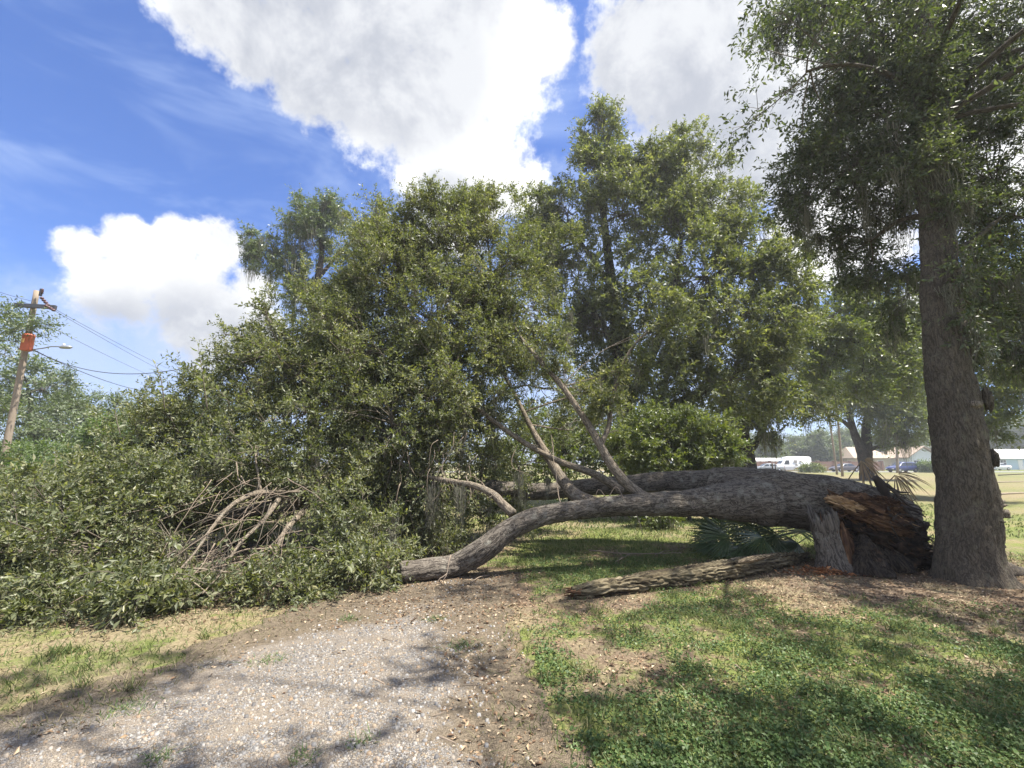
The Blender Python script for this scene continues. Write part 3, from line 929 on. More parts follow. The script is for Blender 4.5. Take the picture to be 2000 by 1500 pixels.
def place_leaf(pos, d, nrm, L, parent, me=leaf_me):
    d = unit(np.asarray(d)); s = unit(np.cross(d, nrm)); u = np.cross(s, d)
    o = bpy.data.objects.new('leaf', me)
    COL.objects.link(o)
    o.parent = parent
    mm = np.eye(4)
    mm[:3, 0], mm[:3, 1], mm[:3, 2] = s * L, d * L, u * L
    mm[:3, 3] = np.asarray(pos) - OFF[parent]
    o.matrix_local = Matrix(mm.tolist())
    return o


def sprig(pts, nleaf, L, parent, r=0.006, t0=0.25):
    c = catmull(np.column_stack([pts, np.linspace(r, r * 0.4, len(pts))]), 0.05)
    v, q, tr, bc = tube_geo(c[:, :3], c[:, 3], 5)
    build('sprig', v, tr, q, M['twig'], parent, True, {'bark': bc})
    tg, n_, b_ = frames(c[:, :3])
    for i in range(nleaf):
        f = t0 + (1 - t0) * i / (nleaf - 1)
        j = min(len(c) - 1, int(f * (len(c) - 1)))
        a = i * 2.4 + rng.uniform(-.4, .4)
        sd = n_[j] * math.cos(a) + b_[j] * math.sin(a)
        d = tg[j] * rng.uniform(0.3, 0.8) + sd * 0.9
        if i == nleaf - 1: d = tg[j]
        place_leaf(c[j, :3], d, unit(rng.normal(size=3) * 0.5 + np.array([0, -0.4, 0.6])), L * rng.uniform(0.7, 1.15), parent)


sprig([P(405, 800, 6.4), P(397, 740, 6.3), P(388, 680, 6.3)], 16, 0.135, fallen, 0.008)
sprig([P(322, 800, 6.2), P(315, 745, 6.1), P(303, 712, 6.1)], 12, 0.125, fallen, 0.008)
sprig([P(440, 800, 6.6), P(470, 770, 6.6), P(520, 748, 6.7)], 12, 0.10, fallen)
sprig([P(450, 790, 6.6), P(430, 765, 6.5), P(408, 755, 6.5)], 9, 0.11, fallen)
sprig([P(235, 850, 6.0), P(225, 800, 6.0), P(240, 770, 6.0)], 9, 0.12, fallen)
sprig([P(560, 660, 8.5), P(540, 640, 8.5), P(515, 630, 8.5)], 10, 0.11, fallen)
sprig([P(540, 700, 8.3), P(505, 690, 8.3), P(470, 692, 8.3)], 10, 0.11, fallen)
sprig([P(880, 420, 9.6), P(875, 385, 9.6), P(868, 352, 9.6)], 12, 0.12, fallen)
sprig([P(945, 410, 9.6), P(948, 375, 9.6), P(945, 348, 9.6)], 10, 0.12, fallen)
sprig([P(770, 440, 9.8), P(745, 420, 9.8), P(712, 408, 9.8)], 12, 0.12, fallen)
for x, y, Y in [(530, 905, 6.6), (470, 905, 6.4), (590, 925, 6.6), (330, 1060, 5.6), (230, 1120, 5.1), (120, 1150, 5.0), (300, 1180, 4.9), (640, 1060, 5.9), (700, 1110, 5.7), (400, 1140, 5.2), (580, 1150, 5.4), (180, 1010, 6.0)]:
    p0 = P(x, y, Y)
    d0 = unit(np.array([rng.uniform(-.8, .8), -0.6, rng.uniform(-.3, .4)]))
    p2 = p0 + d0 * 0.42
    p2[2] = max(p2[2], 0.06)
    sprig([p0, (p0 + p2) / 2 + np.array([0, 0, .05]), p2], 11, 0.10, fallen, 0.005)

# bare twig tangle in the dark opening of the crown
def twig_tube(pts, r0, r1, mat='dry_twig', parent=fallen, name='bare_twig'):
    c = catmull(np.column_stack([pts, np.linspace(r0, r1, len(pts))]), 0.06)
    w = np.stack([pn(np.stack([c[:, 0] * 5 + i * 9.1, c[:, 1] * 5, c[:, 2] * 5], -1)) for i in range(3)], -1)
    p = c[:, :3] + w * 0.02
    v, q, tr, bc = tube_geo(p, c[:, 3], 5)
    return build(name, v, tr, q, M[mat], parent, True, {'bark': bc})


for i in range(105):
    x0, y0 = rng.uniform(400, 590), rng.uniform(915, 1125)
    Y0 = rng.uniform(5.9, 7.4)
    p0 = P(x0, y0, Y0)
    p3 = P(x0 + rng.normal(-85, 60), y0 + rng.normal(60, 45), Y0 - rng.uniform(0.2, 1.0))
    p3[2] = max(p3[2], 0.05)
    pm = (p0 + p3) / 2 + rng.normal(size=3) * 0.05 + np.array([0, 0, .02])
    twig_tube([p0, pm, p3], rng.uniform(.003, .008), .002, 'dry_twig' if i % 3 else 'twig')
for (a, b_, c_) in [((528, 1068, 5.9), (470, 1100, 5.7), (420, 1145, 5.5)), ((528, 1070, 5.9), (490, 1085, 5.7), (440, 1120, 5.55)), ((530, 1070, 5.9), (510, 1100, 5.8), (480, 1140, 5.6)), ((526, 1070, 5.9), (460, 1080, 5.7), (400, 1125, 5.5)),
                    ((530, 1070, 5.9), (533, 1100, 5.85), (532, 1130, 5.8)), ((530, 1072, 5.9), (490, 1110, 5.7), (455, 1150, 5.55)), ((500, 1118, 5.6), (535, 1140, 5.5), (580, 1150, 5.5)), ((535, 1140, 5.5), (540, 1175, 5.4), (545, 1200, 5.3)),
                    ((470, 930, 6.5), (480, 950, 6.4), (466, 935, 6.4)), ((460, 905, 6.5), (470, 940, 6.4), (500, 950, 6.4)), ((560, 935, 6.6), (600, 955, 6.5), (640, 985, 6.4)),
                    ((130, 1185, 4.9), (160, 1165, 4.95), (190, 1150, 5.0)), ((145, 1240, 4.7), (190, 1220, 4.75), (230, 1200, 4.85)), ((420, 1060, 5.7), (390, 1110, 5.5), (340, 1150, 5.3)),
                    ((1010, 870, 8.1), (1000, 910, 8.0), (1040, 930, 8.0)), ((905, 760, 8.2), (880, 720, 8.2), (850, 700, 8.3)), ((720, 700, 8.2), (690, 735, 8.1), (668, 770, 8.1)), ((690, 690, 8.2), (692, 660, 8.2), (660, 640, 8.3)),
                    ((640, 700, 8.2), (600, 715, 8.1), (570, 710, 8.0)), ((1095, 985, 7.2), (1080, 880, 7.8), (1075, 835, 8.2)), ((1210, 985, 7.3), (1205, 1000, 7.2), (1198, 1030, 7.2)), ((1235, 985, 7.3), (1245, 1010, 7.2), (1258, 1045, 7.1)),
                    ((1190, 985, 7.2), (1170, 955, 7.2), (1160, 985, 7.1)), ((1180, 985, 7.2), (1205, 950, 7.2), (1220, 985, 7.1)), ((880, 1085, 6.4), (872, 1120, 6.2), (860, 1140, 6.1)), ((872, 1120, 6.2), (858, 1130, 6.1), (852, 1142, 6.0)),
                    ((780, 840, 8.0), (800, 900, 7.8), (790, 950, 7.7)), ((860, 870, 8.0), (840, 930, 7.8), (800, 960, 7.7)), ((840, 880, 8.0), (870, 930, 7.8), (865, 985, 7.7)), ((910, 930, 7.6), (920, 970, 7.5), (905, 1000, 7.4))]:
    pts = [P(*a), P(*b_), P(*c_)]
    for p_ in pts: p_[2] = max(p_[2], 0.02)
    twig_tube(pts, .009, .003)
for i in range(46):      # fine dead twigs hanging in the centre
    p0 = P(rng.uniform(760, 960), rng.uniform(840, 950), rng.uniform(7.5, 8.0))
    p2 = p0 + np.array([rng.uniform(-.25, .25), rng.uniform(-.2, .1), rng.uniform(-.75, -.25)])
    p2[2] = max(p2[2], .05)
    twig_tube([p0, (p0 + p2) / 2 + rng.normal(size=3) * .07, p2], .006, .002)

def blob_mesh(c, r, amp, seed, n=34, pw=None):
    u = np.linspace(0, np.pi, n)[:, None]
    w = np.linspace(0, 2 * np.pi, 2 * n, endpoint=False)[None, :]
    d = np.stack([np.sin(u) * np.cos(w), np.sin(u) * np.sin(w), np.cos(u) * np.ones_like(w)], -1)
    k = 1 + amp * fbm(d * 2.2 + seed, 4) + amp * .5 * (np.abs(pn(d * 6 + seed)) - .2)
    v = (np.asarray(c) + d * k[..., None] * np.asarray(r)).reshape(-1, 3)
    i = np.arange(n - 1)[:, None] * (2 * n); j = np.arange(2 * n)[None, :]; j2 = (j + 1) % (2 * n)
    q = np.stack([i + j, i + 2 * n + j, i + 2 * n + j2, i + j2], -1).reshape(-1, 4)
    return v, q, v - np.asarray(c)


for c_ in (brA[2:8], brA2, brB[1:7], brC[1:5], brD[2:]):      # side twigs on the bare limbs
    pp_ = path_pts(c_, .22)
    for p0 in pp_[1:-1]:
        d0 = unit(rng.normal(size=3) + np.array([0, -.2, .5]))
        L_ = rng.uniform(.15, .55)
        twig_tube([p0, p0 + d0 * L_ * .5 + rng.normal(size=3) * .05, p0 + d0 * L_ + rng.normal(size=3) * .07], rng.uniform(.006, .012), .002, 'dry_twig' if rng.random() < .5 else 'twig', fallen, 'side_twig')

# torn wood, root mass
AX = unit(P(1780, 1066, 7.45) - P(1600, 1010, 7.75))          # the torn grain runs along the trunk and bends to the ground


def fibre_mass(c, r, seed, name, mat, amp=.5):
    """a ragged lump whose ridges run along the grain"""
    n = 46
    u = np.linspace(0, np.pi, n)[:, None]; w = np.linspace(0, 2 * np.pi, 2 * n, endpoint=False)[None, :]
    d = np.stack([np.cos(u) * np.ones_like(w), np.sin(u) * np.cos(w), np.sin(u) * np.sin(w)], -1)
    al, a2, a3 = d[..., :1] * 1.2, d[..., 1:2] * 6.5, d[..., 2:] * 6.5
    q_ = np.concatenate([al, a2, a3], -1) + seed
    k = 1 + amp * (0.5 - np.abs(pn(q_)) * 2.0) + amp * .6 * (0.4 - np.abs(pn(q_ * 2.3)) * 1.8) + amp * .7 * pn(d * 2.1 + seed)
    s_ = unit(np.cross(AX, [0, 0, 1.0])); t_ = np.cross(s_, AX)
    loc = d * k[..., None] * np.asarray(r)
    v = (np.asarray(c) + loc[..., :1] * AX + loc[..., 1:2] * s_ + loc[..., 2:] * t_).reshape(-1, 3)
    i_ = np.arange(n - 1)[:, None] * (2 * n); j_ = np.arange(2 * n)[None, :]; j2_ = (j_ + 1) % (2 * n)
    q4 = np.stack([i_ + j_, i_ + 2 * n + j_, i_ + 2 * n + j2_, i_ + j2_], -1).reshape(-1, 4)
    bcs = np.stack([loc[..., 1], loc[..., 2], loc[..., 0]], -1).reshape(-1, 3)
    v[:, 2] = np.maximum(v[:, 2], -.03)
    return build(name, v, None, q4, mat, fallen, True, {'bark': bcs})


fibre_mass(P(1668, 1000, 7.55), (.50, .30, .26), 3.0, 'torn_wood', M['torn_wood'])
fibre_mass(P(1718, 1022, 7.45), (.42, .26, .24), 9.0, 'torn_wood', M['torn_wood'])
fibre_mass(P(1700, 1052, 7.45), (.50, .28, .26), 14.0, 'rotten_heart', M['rotten_wood'], .7)
fibre_mass(P(1748, 1068, 7.4), (.34, .24, .22), 19.0, 'rotten_heart', M['rotten_wood'], .8)
fibre_mass(P(1650, 985, 7.30), (.20, .10, .075), 31.0, 'torn_plate', M['pale_wood'], .7)
fibre_mass(P(1690, 1010, 7.22), (.30, .09, .065), 37.0, 'torn_plate', M['torn_wood'], .8)
fibre_mass(P(1735, 985, 7.34), (.17, .10, .08), 43.0, 'torn_plate', M['torn_wood'], .7)
fibre_mass(P(1730, 1030, 7.2), (.20, .08, .06), 47.0, 'torn_plate', M['torn_wood'], .8)
for i in range(120):
    x, y = rng.uniform(1610, 1765), rng.uniform(965, 1075)
    y += (x - 1690) * .25
    p0 = P(x, y, 7.28 + rng.uniform(-.12, .25))
    d = unit(AX + rng.normal(size=3) * np.array([.28, .3, .38]) + np.array([0, 0, -.10]))
    L_ = rng.uniform(.08, .34) * (1.25 if i % 7 == 0 else 1)
    f = np.linspace(0, 1, 7)
    bend = rng.normal(size=3) * .05
    pts = p0 + d * (f * L_)[:, None] + bend * (f ** 2)[:, None]
    v, q, tr, bc = tube_geo(pts, rng.uniform(.008, .026) * np.sin(np.pi * (.18 + .82 * f)) ** .8 + .0015, 5, lump=.9, seed=i * 3.3)
    fl = unit(rng.normal(size=3)); ctr = np.repeat(pts, 5, 0)
    v[:len(ctr)] -= ((v[:len(ctr)] - ctr) @ fl)[:, None] * fl * .65
    build('splinter', v, tr, q, M['rotten_wood'] if i % 4 == 0 else M['pale_wood'] if (i % 8 == 1 and y < 1035) else M['torn_wood'], fallen, False, {'bark': bc})


v, q, bc = blob_mesh(P(1735, 1050, 7.6), (.42, .34, .40), .75, 2.0)
v[:, 2] = np.maximum(v[:, 2], -.05)
build('root_mass', v, None, q, M['rotten_wood'], fallen, True, {'bark': bc})
v, q, bc = blob_mesh(P(1762, 1085, 7.4), (.38, .3, .22), .8, 7.0)
v[:, 2] = np.maximum(v[:, 2], -.05)
build('root_mass', v, None, q, M['rotten_wood'], fallen, True, {'bark': bc})
limb('root', PX([(1735, 1000, 7.6, .10), (1728, 965, 7.55, .085), (1718, 942, 7.5, .075), (1708, 932, 7.5, .055)]), M['root'], fallen, 20, .02, .01, .25, 20)
rc = [((1740, 960), (1775, 985), (1800, 1000)), ((1755, 985), (1790, 1000), (1808, 1005)), ((1765, 1010), (1790, 1040), (1812, 1075)), ((1780, 1040), (1805, 1020), (1816, 1018)), ((1770, 1030), (1800, 1060), (1826, 1080)),
      ((1750, 1050), (1790, 1075), (1822, 1092)), ((1750, 1000), (1780, 1030), (1795, 1070)), ((1760, 990), (1785, 1010), (1800, 1045)), ((1740, 975), (1765, 1000), (1790, 1015)), ((1770, 1060), (1800, 1085), (1815, 1100)),
      ((1735, 945), (1755, 960), (1775, 965)), ((1725, 950), (1745, 985), (1770, 1000))]
for i, pts in enumerate(rc):
    Yb = rng.uniform(7.1, 7.8)
    twig_tube([P(x + rng.uniform(-5, 5), y + rng.uniform(-5, 5), Yb + rng.uniform(-.1, .1)) for x, y in pts], rng.uniform(.025, .05), .008, 'root', fallen, 'root')
for i in range(130):
    x = rng.uniform(1735, 1812)
    y = 960 + (x - 1735) * 1.35 + rng.uniform(-12, 60)
    Y = rng.uniform(7.1, 7.8)
    p0 = P(x, y, Y)
    p2 = p0 + np.array([rng.uniform(.0, .32), rng.uniform(-.15, .15), rng.uniform(-.38, .10)])
    p2[2] = max(p2[2], .02)
    twig_tube([p0, (p0 + p2) / 2 + rng.normal(size=3) * .05, p2], rng.uniform(.006, .022), .003, 'root', fallen, 'rootlet')

# broken stump that stayed in the soil
sb = G(1635, 1115)
stump = thing('broken_stump', (sb[0], sb[1], 0), 'splintered bark covered stump with jagged orange top in front of the torn trunk', 'stump')
sp = np.array([sb[0], 7.1, 0])
limb('stump_trunk', [np.append(sp + [0.03, 0, -.08], .30), np.append(sp + [0, 0, .10], .225), np.append(sp + [-.02, 0.02, .40], .19), np.append(sp + [-.05, .03, .66], .185)], M['bark_fallen'], stump, 60, .02, .028, .2, 14, jag=.2, seed=2)
for i in range(16):
    a = i / 16 * 6.28
    p0 = sp + np.array([-.05 + .15 * math.cos(a), .03 + .15 * math.sin(a), .55])
    h = rng.uniform(.12, .30)
    f = np.linspace(0, 1, 6)
    v, q, tr, bc = tube_geo(p0 + np.array([rng.uniform(-.03, .03), 0, h]) * f[:, None], .028 * (1 - f) + .002, 5, lump=.4, seed=i)
    build('splinter', v, tr, q, M['torn_wood'], stump, False, {'bark': bc})
limb('torn_side', [np.append(sp + [.10, -.13, .02], .09), np.append(sp + [.11, -.12, .3], .085), np.append(sp + [.12, -.10, .55], .06), np.append(sp + [.13, -.09, .72], .012)], M['torn_wood'], stump, 24, .02, .02, .4, 16)
limb('torn_side', [np.append(sp + [.22, -.06, .02], .10), np.append(sp + [.24, -.05, .3], .075), np.append(sp + [.22, -.03, .62], .015)], M['torn_wood'], stump, 24, .02, .02, .4, 16)
limb('buttress', [np.append(sp + [.36, -.22, -.06], .24), np.append(sp + [.38, -.16, .16], .20), np.append(sp + [.42, -.08, .36], .13), np.append(sp + [.46, 0, .42], .06)], M['stump_dark'], stump, 56, .02, .06, .5, 11, jag=.16, seed=5)
limb('buttress', [np.append(sp + [.85, .05, -.06], .26), np.append(sp + [.85, .1, .12], .22), np.append(sp + [.88, .2, .30], .12)], M['stump_dark'], stump, 56, .02, .07, .7, 9, jag=.16, seed=9)

# ---------------------------------------------------------------- the standing oak on the right
sc_ = PX([(1905, 1150, 6.6, .50), (1900, 1128, 6.6, .43), (1895, 1085, 6.6, .365), (1890, 1000, 6.6, .325), (1873, 850, 6.6, .30), (1850, 700, 6.65, .265), (1836, 560, 6.7, .235), (1827, 420, 6.8, .215), (1805, 200, 6.95, .19), (1790, 0, 7.1, .16), (1785, -180, 7.3, .12), (1780, -330, 7.5, .07)])
standing = thing('standing_oak', (sc_[0][0], 6.6, 0), 'tall standing oak with dark trunk and overhanging crown at the right edge', 'tree')
def root_flute(s, th):
    return 1 + (0.16 * np.cos(5 * th + 0.8) + 0.10 * np.cos(3 * th + 2.0)) * np.exp(-s / 0.35)
limb('trunk', sc_, M['bark_standing'], standing, 104, 0.04, 0.028, 0.12, 18, flute=root_flute, seed=1.5)
for (x, y, Y, r, sd) in [(1936, 985, 6.42, (.15, .13, .085), 1), (1944, 1002, 6.42, (.14, .13, .07), 4), (1932, 1016, 6.40, (.13, .12, .05), 6), (1940, 1060, 6.40, (.12, .10, .09), 8), (1905, 790, 6.33, (.08, .05, .05), 3), (1938, 895, 6.5, (.05, .08, .12), 12), (1928, 780, 6.5, (.06, .06, .16), 15)]:
    v, q, bc = blob_mesh(P(x, y, Y), r, .5, sd, 16)
    build('burl', v, None, q, M['bark_limb'] if sd < 10 else M['bark_standing'], standing, True, {'bark': bc})
for (x0, y0, x1, y1, Y1) in [(1925, 1115, 2000, 1142, 6.5), (1870, 1125, 1822, 1105, 6.9), (1930, 1120, 2030, 1112, 7.0)]:
    p0, p1 = sc_[2][:3].copy(), G(x1, y1); p1[2] = -.06
    p0[2] = .22
    limb('root', [np.append(p0, .20), np.append(p0 * .45 + p1 * .55 + [0, 0, -.06], .13), np.append(p1, .05)], M['bark_standing'], standing, 20, .03, .012, .2, 17)
s1 = PX([(1815, 300, 6.9, .09), (1740, 290, 7.2, .06), (1660, 330, 7.4, .04), (1600, 380, 7.5, .02)])
s2 = PX([(1800, 130, 7.0, .10), (1700, 60, 7.4, .07), (1620, 15, 7.8, .045), (1540, -10, 8.2, .03)])
s3 = PX([(1832, 520, 6.7, .07), (1900, 470, 7.0, .05), (1960, 420, 7.4, .03)])
s4 = PX([(1825, 420, 6.8, .06), (1760, 430, 7.2, .04), (1700, 470, 7.4, .025)])
s5 = PX([(1810, 250, 6.9, .10), (1900, 150, 6.8, .08), (1990, 60, 6.8, .06)])
for c_ in (s1, s2, s3, s4, s5):
    limb('limb', c_, M['bark_standing'], standing, 16, .05, .006, .1, 20)
top = sc_[9][:3]
overs = [np.array(c) for c in [(6.2, 4.2, 8.6), (4.6, 5.6, 9.8), (8.4, 4.0, 8.0), (6.6, 5.6, 11.2), (9.3, 6.0, 8.2), (7.6, 3.2, 7.4), (5.2, 6.8, 8.4), (8.6, 5.4, 6.6)]]
lp2 = np.concatenate([path_pts(c_) for c_ in (s1, s2, s3, s4, s5, sc_[6:])])
SB = [B(1570, 330, 7.6, .5, .8), B(1610, 150, 7.6, .55, .8), B(1550, 50, 8.2, .5, .8), B(1545, 420, 7.9, .4, .6), B(1585, 20, 8.2, .65), B(1680, 40, 7.9, .75), B(1700, 170, 7.5, .85), B(1630, 290, 7.6, .65, .9), B(1690, 320, 7.3, .7), B(1600, 400, 7.7, .5, .8), B(1740, 240, 7.2, .9, .7), B(1740, 90, 7.4, .95, .7), B(1700, 420, 7.6, .6, .6), B(1760, 520, 7.6, .5, .45),
      B(1850, 60, 7.3, 1.0), B(1850, 240, 7.4, .9), B(1950, 150, 7.2, 1.0), B(1930, 330, 7.5, .9), B(1990, 430, 7.6, .8), B(1930, 540, 7.8, .6, .7), B(1985, 620, 7.9, .6, .7), B(1600, 480, 8.2, .55, .6), B(1670, 500, 8.0, .5, .6), B(1740, 600, 7.8, .4, .5), B(1700, 560, 7.9, .4, .5), B(1780, 380, 7.3, .55, .6), B(1885, 420, 6.5, .4, .5), B(1830, 130, 6.5, .6, .8), B(1795, 340, 6.45, .40, .7), B(1875, 520, 6.35, .32, .6), B(1905, 650, 6.4, .30, .6), B(1850, 280, 6.5, .45, .7), B(1960, 560, 7.0, .6, .8), B(1980, 700, 7.4, .5, .8)]
NLEAF += dress(standing, SB, lp2, 'leaf_standing', 'twig', 'bark_standing', 0.8, leaf=0.076, wid=0.20, n2_=13, n3=6, ns=5, k=11, spray=0.42, flat=0.3, droop=.12, moss=6, moss_kw=dict(length=.7, strands=40, w=.005, spread=.08))
NLEAF += dress(standing, [(c, (1.35, 1.35, 1.0), 1.0) for c in overs], np.concatenate([path_pts(sc_[8:]), path_pts(s5), path_pts(s2)]), 'leaf_standing', 'twig', 'bark_standing', 1.2, leaf=0.10, wid=0.2, n2_=9, n3=5, ns=5, k=9, spray=0.45, flat=.4, twig_r=0)
v, q = moss_mesh(np.array([P(x, y, Y) for x, y, Y in [(1800, 330, 6.6), (1790, 250, 6.6), (1700, 100, 7.2), (1640, 270, 7.2), (1850, 560, 6.4), (1925, 560, 7.2), (1935, 610, 7.2), (1960, 640, 7.4), (1980, 100, 7), (1690, 420, 7.3), (1720, 380, 7.3)]]), .7, 55, .005, .10)
build('spanish_moss', v, None, q, M['moss'], standing, False, kind='stuff')

# ---------------------------------------------------------------- trees behind
def back_tree(name, label, cat, trunk, limbs, blobs, leafm, group=None, bark='bark_back', main_r=1.1, sides=20, **kw):
    base_ = np.asarray(trunk[0][:3]).copy()
    base_[2] = 0
    root = thing(name, base_, label, cat, group)
    t0 = np.array(trunk[0]).copy(); t0[2] = -.1
    tr_ = [t0] + list(trunk[1:])
    limb('trunk', tr_, M[bark], root, sides, 0.12, 0.015, 0.10, 7)
    for l_ in limbs:
        limb('limb', l_, M[bark], root, 10, 0.15, 0.0, 0.12, 7)
    lps = np.concatenate([path_pts(x, .3) for x in [tr_[1:]] + limbs])
    global NLEAF
    NLEAF += dress(root, blobs, lps, leafm, 'twig', bark, main_r, one=True, **kw)
    return root


back_tree('oak_tree', 'tallest green oak rising behind the fallen trunk in the middle', 'tree',
          PX([(1235, 990, 17, .48), (1228, 900, 17, .40), (1222, 800, 17.2, .36), (1210, 690, 17.4, .30), (1195, 560, 17.6, .22), (1180, 430, 17.8, .14), (1172, 320, 18, .07)]),
          [PX([(1222, 800, 17.2, .24), (1270, 700, 17, .2), (1310, 600, 17, .15), (1330, 470, 17.4, .09)]), PX([(1225, 850, 17.1, .22), (1320, 790, 16.4, .17), (1420, 740, 16, .12), (1500, 690, 15.8, .07)]), PX([(1215, 720, 17.3, .2), (1180, 640, 17.3, .14), (1120, 560, 17.4, .08)]),
           PX([(1195, 560, 17.6, .15), (1160, 510, 17.4, .1), (1110, 440, 17.6, .06)]), PX([(1290, 650, 17, .16), (1380, 560, 16.8, .11), (1450, 480, 17, .06)])],
          [B(1170, 270, 18, 1.1, 1, (.8, .8, 1.2)), B(1165, 350, 18, 1.3), B(1330, 320, 18, 1.25, 1, (1, 1, 1.1)), B(1270, 330, 18, .8, .8), B(1110, 410, 18, 1.3), B(1220, 420, 17.5, 1.5), B(1390, 400, 18, 1.3), B(1310, 450, 17.4, 1.6), B(1450, 480, 17.2, 1.4), B(1370, 540, 16.8, 1.6), B(1040, 420, 18.6, 1.0), B(1050, 510, 18.4, 1.3),
           B(1130, 540, 17.6, 1.4), B(1230, 560, 16.9, 1.3), B(1490, 560, 16.6, 1.3), B(1420, 640, 16, 1.6), B(1310, 650, 16, 1.4), B(1160, 640, 17.2, 1.3), B(1520, 620, 16, 1.2), B(1540, 530, 16.2, .9), B(1230, 720, 16.6, 1.2), B(1330, 750, 15.8, 1.2), B(1430, 740, 15.6, 1.3), B(1500, 720, 15.8, 1.1), B(1140, 750, 17.5, 1.2, .8), B(1100, 640, 18, 1.1, .8),
           B(1245, 350, 18, 1.2), B(1300, 380, 17.8, 1.2), B(1200, 340, 18, 1.0), B(1430, 420, 17.6, 1.1), B(1350, 290, 18, .7, .8), B(1180, 225, 18, .5, .8), B(1400, 330, 18, .5, .5), B(1510, 770, 15.8, .7, .7), B(1290, 830, 15.6, .8, .7)],
          'leaf_back', leaf=.145, wid=.23, n2_=18, n3=6, ns=5, k=11, spray=.55, flat=.4, twig_r=0, outw=.25, moss=3, moss_kw=dict(length=1.1, strands=26, w=.012, spread=.16))

back_tree('slender_oak', 'slim moss hung tree against blue sky, left of the fallen crown', 'tree',
          PX([(610, 995, 24, .35), (612, 800, 24, .30), (612, 640, 24, .25), (618, 560, 24, .2), (628, 500, 24, .14), (625, 440, 24, .08)]),
          [PX([(612, 620, 24, .18), (590, 560, 24, .13), (560, 530, 24, .09), (520, 505, 24, .05)]), PX([(620, 545, 24, .14), (650, 510, 24.2, .08), (690, 470, 24.4, .05)])],
          [B(615, 425, 24, 1.49, 1, (1.0, 1, 1)), B(640, 410, 24, 1.04), B(580, 440, 24, 1.04), B(610, 480, 24, 1.30, .8), B(530, 500, 24, 1.23), B(505, 480, 24, 0.78), B(570, 530, 24, 1.04, .7), B(590, 590, 24, 1.17, .8), B(570, 570, 24, 0.78, .6), B(705, 480, 24.4, 1.17), B(695, 560, 24.2, 1.04, .9), B(660, 590, 24.2, 1.04, .7), B(700, 600, 24.2, 1.17, .8)],
          'leaf_far', leaf=.17, wid=.2, n2_=14, n3=5, ns=5, k=9, spray=.5, flat=.3, twig_r=.004, moss=6, moss_kw=dict(length=1.4, strands=30, w=.014, spread=.22))

back_tree('forked_oak', 'dark trunked oak forking low beside the leafy bush, behind the fallen trunk', 'tree',
          PX([(1464, 960, 26, .50), (1460, 900, 26, .42), (1450, 850, 26, .36), (1432, 800, 26, .28), (1410, 740, 26, .2)]),
          [PX([(1458, 890, 26, .22), (1480, 860, 26, .17), (1510, 800, 26, .13), (1560, 750, 26, .07)]), PX([(1450, 850, 26, .2), (1500, 775, 25.5, .14), (1560, 768, 25, .10), (1600, 772, 25, .05)])],
          [B(1470, 780, 25, 1.5), B(1540, 740, 25, 1.5), B(1590, 790, 25, 1.1, .7), B(1520, 810, 24.5, 1.1, .8), B(1420, 790, 25, 1.2), B(1560, 660, 26, 1.6), B(1480, 690, 26, 1.6), B(1490, 850, 25, .8, .6), B(1400, 850, 25.5, 1.0, .7)],
          'leaf_back', leaf=.2, wid=.22, n2_=17, n3=5, ns=5, k=9, spray=.65, flat=.4, twig_r=0, moss=5, moss_kw=dict(length=1.4, strands=24, w=.016, spread=.2))

back_tree('lawn_oak', 'oak with dark V shaped trunk standing on the sunny lawn between the vans and cars', 'tree',
          PX([(1694, 936, 42, .62), (1690, 905, 42, .52), (1678, 870, 42, .38), (1668, 845, 42, .32), (1660, 815, 42, .26), (1650, 770, 42, .18)]),
          [PX([(1692, 915, 42, .5), (1694, 880, 42, .42), (1692, 840, 42, .38), (1700, 790, 42, .28), (1720, 740, 42, .16)]), PX([(1664, 838, 42, .2), (1645, 822, 41.5, .17), (1610, 805, 41, .13), (1570, 810, 41, .07)]), PX([(1694, 880, 42, .2), (1720, 872, 41, .16), (1760, 868, 41, .12), (1790, 850, 41, .06)])],
          [B(1680, 780, 41, 2.2), B(1640, 770, 41, 1.9, .9), B(1600, 770, 40.5, 1.6, .7), B(1720, 800, 40.5, 1.9), B(1760, 820, 40, 1.9), B(1790, 780, 41, 2.0), B(1740, 750, 41, 2.2), B(1680, 720, 41, 2.2), B(1740, 850, 40, 1.0, .8), B(1780, 860, 40, 1.0, .8), B(1620, 730, 41, 1.8), B(1720, 690, 42, 2.3), B(1790, 710, 42, 2.2), B(1590, 790, 40, .9, .5)],
          'leaf_yellow', leaf=.30, wid=.22, n2_=18, n3=5, ns=5, k=8, spray=.9, flat=.4, twig_r=0, br=1.0, moss=4, moss_kw=dict(length=1.6, strands=24, w=.025, spread=.3))

